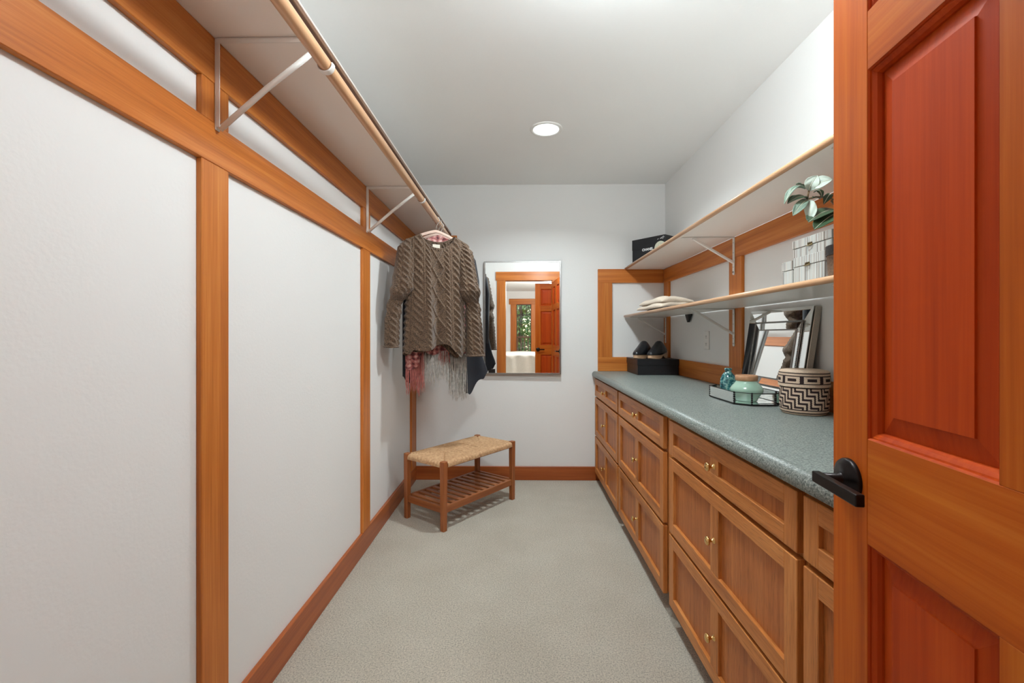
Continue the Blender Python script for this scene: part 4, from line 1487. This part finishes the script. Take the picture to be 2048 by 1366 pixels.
# plaid scarf with fringe, behind the sweater
sc = empty('plaid_scarf', (RODX, 3.08, 0.0), R(26), 'pink and burgundy plaid scarf with long fringe behind the sweater', 'scarf')
def scarf_cloth(x0, x1, hemf, topf, yc, amp, seed, name, mat):
    nx, nz = 110, 70
    verts, faces = [], []
    for i in range(nx + 1):
        x = x0 + (x1 - x0) * i / nx
        for j in range(nz + 1):
            t = j / nz
            z = topf(x) * (1 - t) + hemf(x) * t
            y = yc + amp * (0.35 + 0.65 * t) * (math.sin(x * 48 + seed) + 0.4 * math.sin(x * 95 + 2 * seed + z * 4))
            y += 0.006 * math.sin(z * 30 + x * 25 + seed) * (1 - t)
            verts.append((x, y, z))
    for i in range(nx):
        for j in range(nz):
            a = i * (nz + 1) + j
            faces.append((a, a + nz + 1, a + nz + 2, a + 1))
    o = pyobj(name, verts, faces, mat, sc, True)
    md = o.modifiers.new('thick', 'SOLIDIFY'); md.thickness = 0.002
    return o
def hem_s(x):
    return 1.075 - 0.095 * smooth(-0.10, -0.15, x) + 0.012 * math.sin(x * 40) - 0.02 * smooth(0.05, 0.15, x)
def top_s(x): return 1.868 - 0.075 * (abs(x) / 0.205) ** 1.35
scarf_cloth(-0.222, 0.196, hem_s, top_s, 0.0, 0.013, 0.4, 'scarf_cloth', M['plaid'])
scarf_cloth(-0.11, 0.12, lambda x: 1.60, lambda x: 1.874 - 0.06 * (abs(x) / 0.12) ** 1.5, -0.018, 0.010, 1.9, 'scarf_drape', M['plaid'])
def fringe(x0, x1, n, topf, botf, mat, seed, name):
    rnd = random.Random(seed)
    k = bmesh.new()
    for i in range(n):
        x = x0 + (x1 - x0) * (i + rnd.uniform(-0.3, 0.3)) / n
        zt = topf(x)
        zb = botf(x) + rnd.uniform(-0.025, 0.025)
        yb = rnd.uniform(-0.022, 0.018)
        ph = rnd.uniform(0, 6)
        path = []
        for q in range(9):
            t = q / 8
            path.append((x + 0.0045 * t * math.sin(4 * t + ph) + rnd.uniform(-0.001, 0.001), yb * (0.4 + t) + 0.003 * math.sin(5 * t + ph), zt * (1 - t) + zb * t))
        r0 = rnd.uniform(0.0011, 0.0021)
        tube(path, [r0, r0, r0, r0 * 1.05, r0 * 1.1, r0 * 1.1, r0, r0 * 0.9, r0 * 0.4], 5, k)
    o = obj(name, k, mat, sc, True)
    o['kind'] = 'stuff'
    return o
fringe(-0.222, -0.10, 62, lambda x: hem_s(x) + 0.004, lambda x: 0.825 + 0.02 * math.sin(x * 60), M['fringe_pink'], 3, 'pink_fringe')
fringe(-0.115, 0.10, 80, lambda x: hem_s(x) + 0.004, lambda x: 0.885 - 0.06 * smooth(-0.06, -0.12, x) + 0.02 * math.sin(x * 55), M['fringe_grey'], 4, 'grey_fringe')
fringe(0.075, 0.200, 74, lambda x: hem_s(x) + 0.004, lambda x: 0.765 + 0.05 * smooth(0.11, 0.075, x), M['fringe_grey'], 5, 'white_fringe')
fringe(0.0, 0.085, 36, lambda x: hem_s(x) + 0.004, lambda x: 1.01, M['fringe_pink'], 6, 'pink_fringe')

# navy garment at the back
nv = empty('navy_cardigan', (RODX, 3.155, 0.0), R(24), 'navy garment with a pointed hem hanging behind the scarf', 'cardigan')
def navy():
    N, Mr = 160, 110
    verts, faces = [], []
    for r_ in range(Mr + 1):
        v = r_ / Mr
        aL = 0.212 + 0.05 * smooth(0.0, 0.5, v)
        aR = 0.212 + 0.13 * v ** 1.6
        b_ = 0.012 + 0.026 * smooth(0, 0.3, v)
        for q in range(N):
            th = 2 * PI * q / N
            cx, sy = math.cos(th), math.sin(th)
            x = (aR if cx > 0 else aL) * (abs(cx) ** 0.9) * (1 if cx > 0 else -1)
            top = 1.862 - 0.085 * (abs(x) / 0.21) ** 1.3
            hem = 0.90 - 0.03 * smooth(-0.1, -0.22, x) + 0.05 * smooth(-0.22, -0.26, x)
            hem += 0.20 * math.exp(-((x + 0.02) / 0.10) ** 2) - 0.125 * math.exp(-((x - 0.205) / 0.05) ** 2) - 0.02 * smooth(0.25, 0.33, x) + 0.05 * smooth(0.30, 0.335, x)
            z = top * (1 - v) + hem * v
            y = 0.0 + b_ * (abs(sy) ** 0.7) * (1 if sy > 0 else -1) + 0.018 * v * math.sin(x * 30 + 1.0)
            verts.append((x, y, z))
    for r_ in range(Mr):
        for q in range(N):
            a = r_ * N + q
            b_ = r_ * N + (q + 1) % N
            faces.append((a, b_, b_ + N, a + N))
    pyobj('garment_body', verts, faces, M['navy'], nv, True)
navy()
k = tube([(0.19, 0, 1.79), (0.222, -0.01, 1.72), (0.245, -0.01, 1.58), (0.245, 0.0, 1.36), (0.25, 0.01, 1.12)], [0.028, 0.040, 0.043, 0.042, 0.04], 20, flat=(1.0, 0.8))
obj('sleeve', k, M['navy'], nv, True)

# ------------------------------------------------------------------ bedroom seen in the mirror
bf = B(BXL, BXR, BY, YB, -0.08, 0.0)
structure('floor_bedroom', bf, M['carpet'], 'pale carpet of the bedroom beyond the doorway')
structure('ceiling_bedroom', B(BXL, BXR, BY, YB, H, H + 0.1), M['ceiling'], 'white bedroom ceiling seen in the mirror')
structure('wall_bedroom_left', B(BXL - 0.1, BXL, BY, YB, 0, H), M['wall'], 'white bedroom side wall beyond the doorway')
structure('wall_bedroom_right', B(BXR, BXR + 0.1, BY, YB, 0, H), M['wall'], 'white bedroom wall at the head of the bed')
k = bmesh.new()
B(BXL, XL - 0.1, YB, YB + 0.1, 0, H, bm=k); B(XR + 0.1, BXR, YB, YB + 0.1, 0, H, bm=k)
structure('wall_bedroom_front', k, M['wall'], 'bedroom wall continuing either side of the closet')
# window wall with two tall openings
WZ0, WZ1 = 0.45, 2.085
W1, W2 = (-0.27, 0.17), (0.325, 0.765)
k = bmesh.new()
B(BXL, W1[0], BY - 0.15, BY, 0, H, bm=k)
B(W1[1], W2[0], BY - 0.15, BY, 0, H, bm=k)
B(W2[1], BXR, BY - 0.15, BY, 0, H, bm=k)
for a, b in (W1, W2):
    B(a, b, BY - 0.15, BY, 0, WZ0, bm=k); B(a, b, BY - 0.15, BY, WZ1, H, bm=k)
structure('wall_bedroom_window', k, M['wall'], 'bedroom window wall seen in the mirror')
tw = empty('trim_4', (0, 0, 0), 0, 'fir casing around the bedroom windows, seen in the mirror', kind='structure')
for a, b in ((W1[0] - 0.155, W1[0] + 0.012), (W1[1] - 0.012, W2[0] + 0.012), (W2[1] - 0.012, W2[1] + 0.155)):
    obj('casing_board', B(a, b, BY, BY + 0.02, WZ0 - 0.1, WZ1 - 0.01, 0.002), M['fir_z'], tw)
obj('casing_head', B(W1[0] - 0.2, W2[1] + 0.2, BY, BY + 0.026, WZ1 - 0.01, WZ1 + 0.15, 0.002), M['fir_x'], tw)
obj('window_sill', B(W1[0] - 0.2, W2[1] + 0.2, BY, BY + 0.06, WZ0 - 0.03, WZ0, 0.002), M['fir_x'], tw)
M['sash'] = plain('dark_sash', srgb(70, 52, 40), 0.5)
M['pane'] = plain('window_pane', (0.97, 0.985, 0.98, 1), 0.0, trans=1.0)
for wi, (a, b) in enumerate((W1, W2)):
    w_ = empty('window_%d' % (wi + 1), ((a + b) / 2, BY - 0.06, WZ0), 0, ['tall bedroom window with small upper panes, seen fully in the mirror', 'second bedroom window, mostly hidden by the bedroom door in the mirror'][wi], kind='structure')
    hw_, hh_ = (b - a) / 2, WZ1 - WZ0
    k = bmesh.new()
    B(-hw_, -hw_ + 0.03, -0.02, 0.02, 0, hh_, 0, k); B(hw_ - 0.03, hw_, -0.02, 0.02, 0, hh_, 0, k)
    B(-hw_ + 0.03, hw_ - 0.03, -0.02, 0.02, 0, 0.03, 0, k); B(-hw_ + 0.03, hw_ - 0.03, -0.02, 0.02, hh_ - 0.03, hh_, 0, k)
    obj('sash', k, M['sash'], w_)
    zm = 1.777 - WZ0
    k = B(-hw_ + 0.03, hw_ - 0.03, -0.012, 0.012, zm - 0.012, zm + 0.012)
    for q in (-1, 1):
        B(q * hw_ / 3 - 0.010, q * hw_ / 3 + 0.010, -0.012, 0.012, zm, hh_ - 0.03, 0, k)
    obj('muntin', k, M['sash'], w_)
    obj('pane', B(-hw_ + 0.028, hw_ - 0.028, -0.003, 0.003, 0.028, hh_ - 0.028), M['pane'], w_)

# fill lamp added to brighten the bedroom (out of the mirror's view)
e = empty('added_bedroom_fill', (0.6, -2.4, H), 0, 'added round fill lamp, unseen on the bedroom ceiling beyond the doorway', 'ceiling light')
t = NT('bedroom_fill_glow')
t.b.inputs['Emission Color'].default_value = (1, 0.97, 0.93, 1)
t.b.inputs['Emission Strength'].default_value = 3.0
obj('fill_bowl', lathe([(0.0, -0.09), (0.10, -0.08), (0.17, -0.05), (0.20, -0.01), (0.20, 0)], 40), t.m, e, True)
ld = bpy.data.lights.new('bedroom_fill_light', 'POINT')
ld.energy = BEDROOM_FILL_W
ld.shadow_soft_size = 0.2
ld.color = (1, 0.97, 0.93)
lo2 = bpy.data.objects.new('lamp', ld); link(lo2, e); lo2.location = (0, 0, -0.32)

# bed
M['linen'] = plain('white_linen', srgb(236, 234, 230), 0.9, bump=0.2, bscale=60, sheen=0.1)
M['quilt'] = plain('ivory_coverlet', srgb(224, 222, 214), 0.9, noise=0.04, bscale=40, bump=0.4, sheen=0.1)
e = empty('bed', (0.50, -3.3, 0), 0, 'white made-up bed below the bedroom window, seen in the mirror', 'bed')
obj('bed_base', B(-1.05, 1.05, -0.85, 0.85, 0.05, 0.40, 0.01), M['fir_x'], e)
obj('mattress', B(-1.05, 1.05, -0.88, 0.88, 0.40, 0.74, 0.06, None, 0, 4), M['linen'], e, True)
def coverlet():
    verts, faces = [], []
    nx, ny = 60, 80
    for i in range(nx + 1):
        x = -1.08 + 1.75 * i / nx
        for j in range(ny + 1):
            s = -1.42 + 2.84 * j / ny
            if abs(s) <= 0.86: y, z = s, 0.79
            else:
                a = abs(s) - 0.86
                r_ = 0.05
                if a < r_ * PI / 2: y, z = math.copysign(0.86 + r_ * math.sin(a / r_), s), 0.79 - r_ * (1 - math.cos(a / r_))
                else: y, z = math.copysign(0.91 + 0.012 * math.sin(x * 22), s), 0.79 - r_ - (a - r_ * PI / 2)
            z += 0.006 * math.sin(x * 9 + y * 7)
            verts.append((x, y, z))
    for i in range(nx):
        for j in range(ny):
            a = i * (ny + 1) + j
            faces.append((a, a + ny + 1, a + ny + 2, a + 1))
    o = pyobj('coverlet', verts, faces, M['quilt'], e, True)
    md = o.modifiers.new('thick', 'SOLIDIFY'); md.thickness = 0.02
coverlet()
def pillow(x, y, label):
    p = empty('pillow', (x, y, 0.905), 0, label, 'pillow', 'white pillows on the bed')
    verts, faces = [], []
    n = 24
    for s_ in (1, -1):
        off = len(verts)
        for i in range(n + 1):
            for j in range(n + 1):
                u, v_ = -1 + 2 * i / n, -1 + 2 * j / n
                th = (max(0, 1 - u ** 4) * max(0, 1 - v_ ** 4)) ** 0.5
                verts.append((0.20 * u, 0.33 * v_, 0.11 + s_ * 0.11 * th))
        for i in range(n):
            for j in range(n):
                a = off + i * (n + 1) + j
                q = (a, a + n + 1, a + n + 2, a + 1)
                faces.append(q if s_ > 0 else q[::-1])
    pyobj('pillow_case', verts, faces, M['linen'], p, True, rot=(0, R(-28), 0))
pillow(0.78, -3.70, 'white pillow standing on the bed nearest the window')
pillow(0.95, -2.95, 'white pillow on the side of the bed nearest the doorway')

# second door: a bedroom door standing open against the far side of the doorway
d3 = panel_door('door_2', 0.74, 2.06, 'second red brown panelled door in the bedroom, seen in the mirror', (0.933, -0.16, 0), R(180), handle=False)
# its lever, on the face turned to the mirror
k = lathe([(0.0, -0.015), (0.012, -0.015), (0.027, -0.0085), (0.0335, -0.004), (0.0335, 0.0)], 32, None, (0.74 - 0.047, -0.035, 0.961), 'y')
ro = obj('handle', k, M['black_metal'], d3, True)
obj('lever', B(0.74 - 0.155, 0.74 - 0.037, -0.088, -0.075, 0.952, 0.970, 0.002), M['black_metal'], ro)
obj('handle_neck', lathe([(0.0, -0.052), (0.0085, -0.052), (0.0085, -0.014)], 20, None, (0.74 - 0.047, -0.035, 0.961), 'y'), M['black_metal'], ro, True)

# balcony rail and trees outside
M['rail_wood'] = plain('weathered_rail', srgb(120, 86, 60), 0.7)
e = empty('balcony_rail', (0.3, -6.7, -0.1), 0, 'wooden balcony rail outside the bedroom windows', 'railing')
obj('top_rail', B(-1.6, 1.6, -0.05, 0.05, 1.22, 1.27, 0.004), M['rail_wood'], e)
obj('bottom_rail', B(-1.6, 1.6, -0.02, 0.02, 0.22, 0.27, 0.002), M['rail_wood'], e)
i = 0
while -1.55 + 0.11 * i < 1.6:
    xx = -1.55 + 0.11 * i
    obj('baluster', B(xx - 0.017, xx + 0.017, -0.017, 0.017, 0.27, 1.22), M['rail_wood'], e)
    i += 1
obj('deck_beam', B(-1.6, 1.6, -0.12, 1.1, 0.0, 0.10), M['rail_wood'], e)
structure('ground', B(-30, 30, -60, BY - 0.15, -3.2, -3.0), plain('grass_ground', srgb(96, 112, 66), 0.95, noise=0.3, bscale=3), 'green garden ground far below the balcony')
def tree(x, y, h, label, seed, cols):
    rnd = random.Random(seed)
    e = empty('garden_tree', (x, y, -3.0), 0, label, 'tree', 'trees beyond the balcony')
    obj('trunk', tube([(0, 0, 0), (0.06, 0.02, h * 0.3), (-0.05, 0.05, h * 0.6), (0.02, 0, h * 0.95)], [0.2, 0.15, 0.1, 0.04], 12), M['stem'], e, True)
    for b in range(5):
        a = rnd.uniform(0, 6.3)
        z0_ = h * rnd.uniform(0.35, 0.75)
        obj('branch', tube([(0, 0, z0_), (0.7 * math.cos(a), 0.7 * math.sin(a), z0_ + 0.5), (1.5 * math.cos(a), 1.5 * math.sin(a), z0_ + 0.8)], [0.06, 0.04, 0.015], 8), M['stem'], e, True)
    for ci, col in enumerate(cols):
        verts, faces = [], []
        for q in range(3800):
            a, r_ = rnd.uniform(0, 2 * PI), 1.9 * math.sqrt(rnd.random())
            zc = h * 0.28 + (h * 0.8) * rnd.random()
            c_ = Vector((r_ * math.cos(a), r_ * math.sin(a), zc + 0.2 * math.sin(a * 3)))
            n1 = Vector((rnd.gauss(0, 1), rnd.gauss(0, 1), rnd.gauss(0, 1))).normalized()
            n2 = n1.orthogonal().normalized()
            s_ = rnd.uniform(0.05, 0.11)
            o_ = len(verts)
            verts += [c_ - n1 * s_, c_ + n2 * s_ * 0.5, c_ + n1 * s_, c_ - n2 * s_ * 0.5]
            faces.append((o_, o_ + 1, o_ + 2, o_ + 3))
        fo_ = pyobj('foliage', verts, faces, col, e)
        fo_['kind'] = 'stuff'
G1 = plain('leaf_green', srgb(98, 132, 62), 0.6)
G2 = plain('leaf_light_green', srgb(158, 182, 104), 0.6)
G3 = plain('leaf_deep_green', srgb(58, 86, 44), 0.6)
tree(-0.2, -10.5, 7.2, 'leafy green tree nearest the balcony, filling the bedroom window view', 1, [G1, G2])
tree(4.6, -12.5, 8.0, 'leafy green tree standing to the right beyond the balcony', 2, [G1, G2])
tree(0.6, -15.8, 9.5, 'deep green tree behind the others outside the bedroom', 3, [G3, G2])
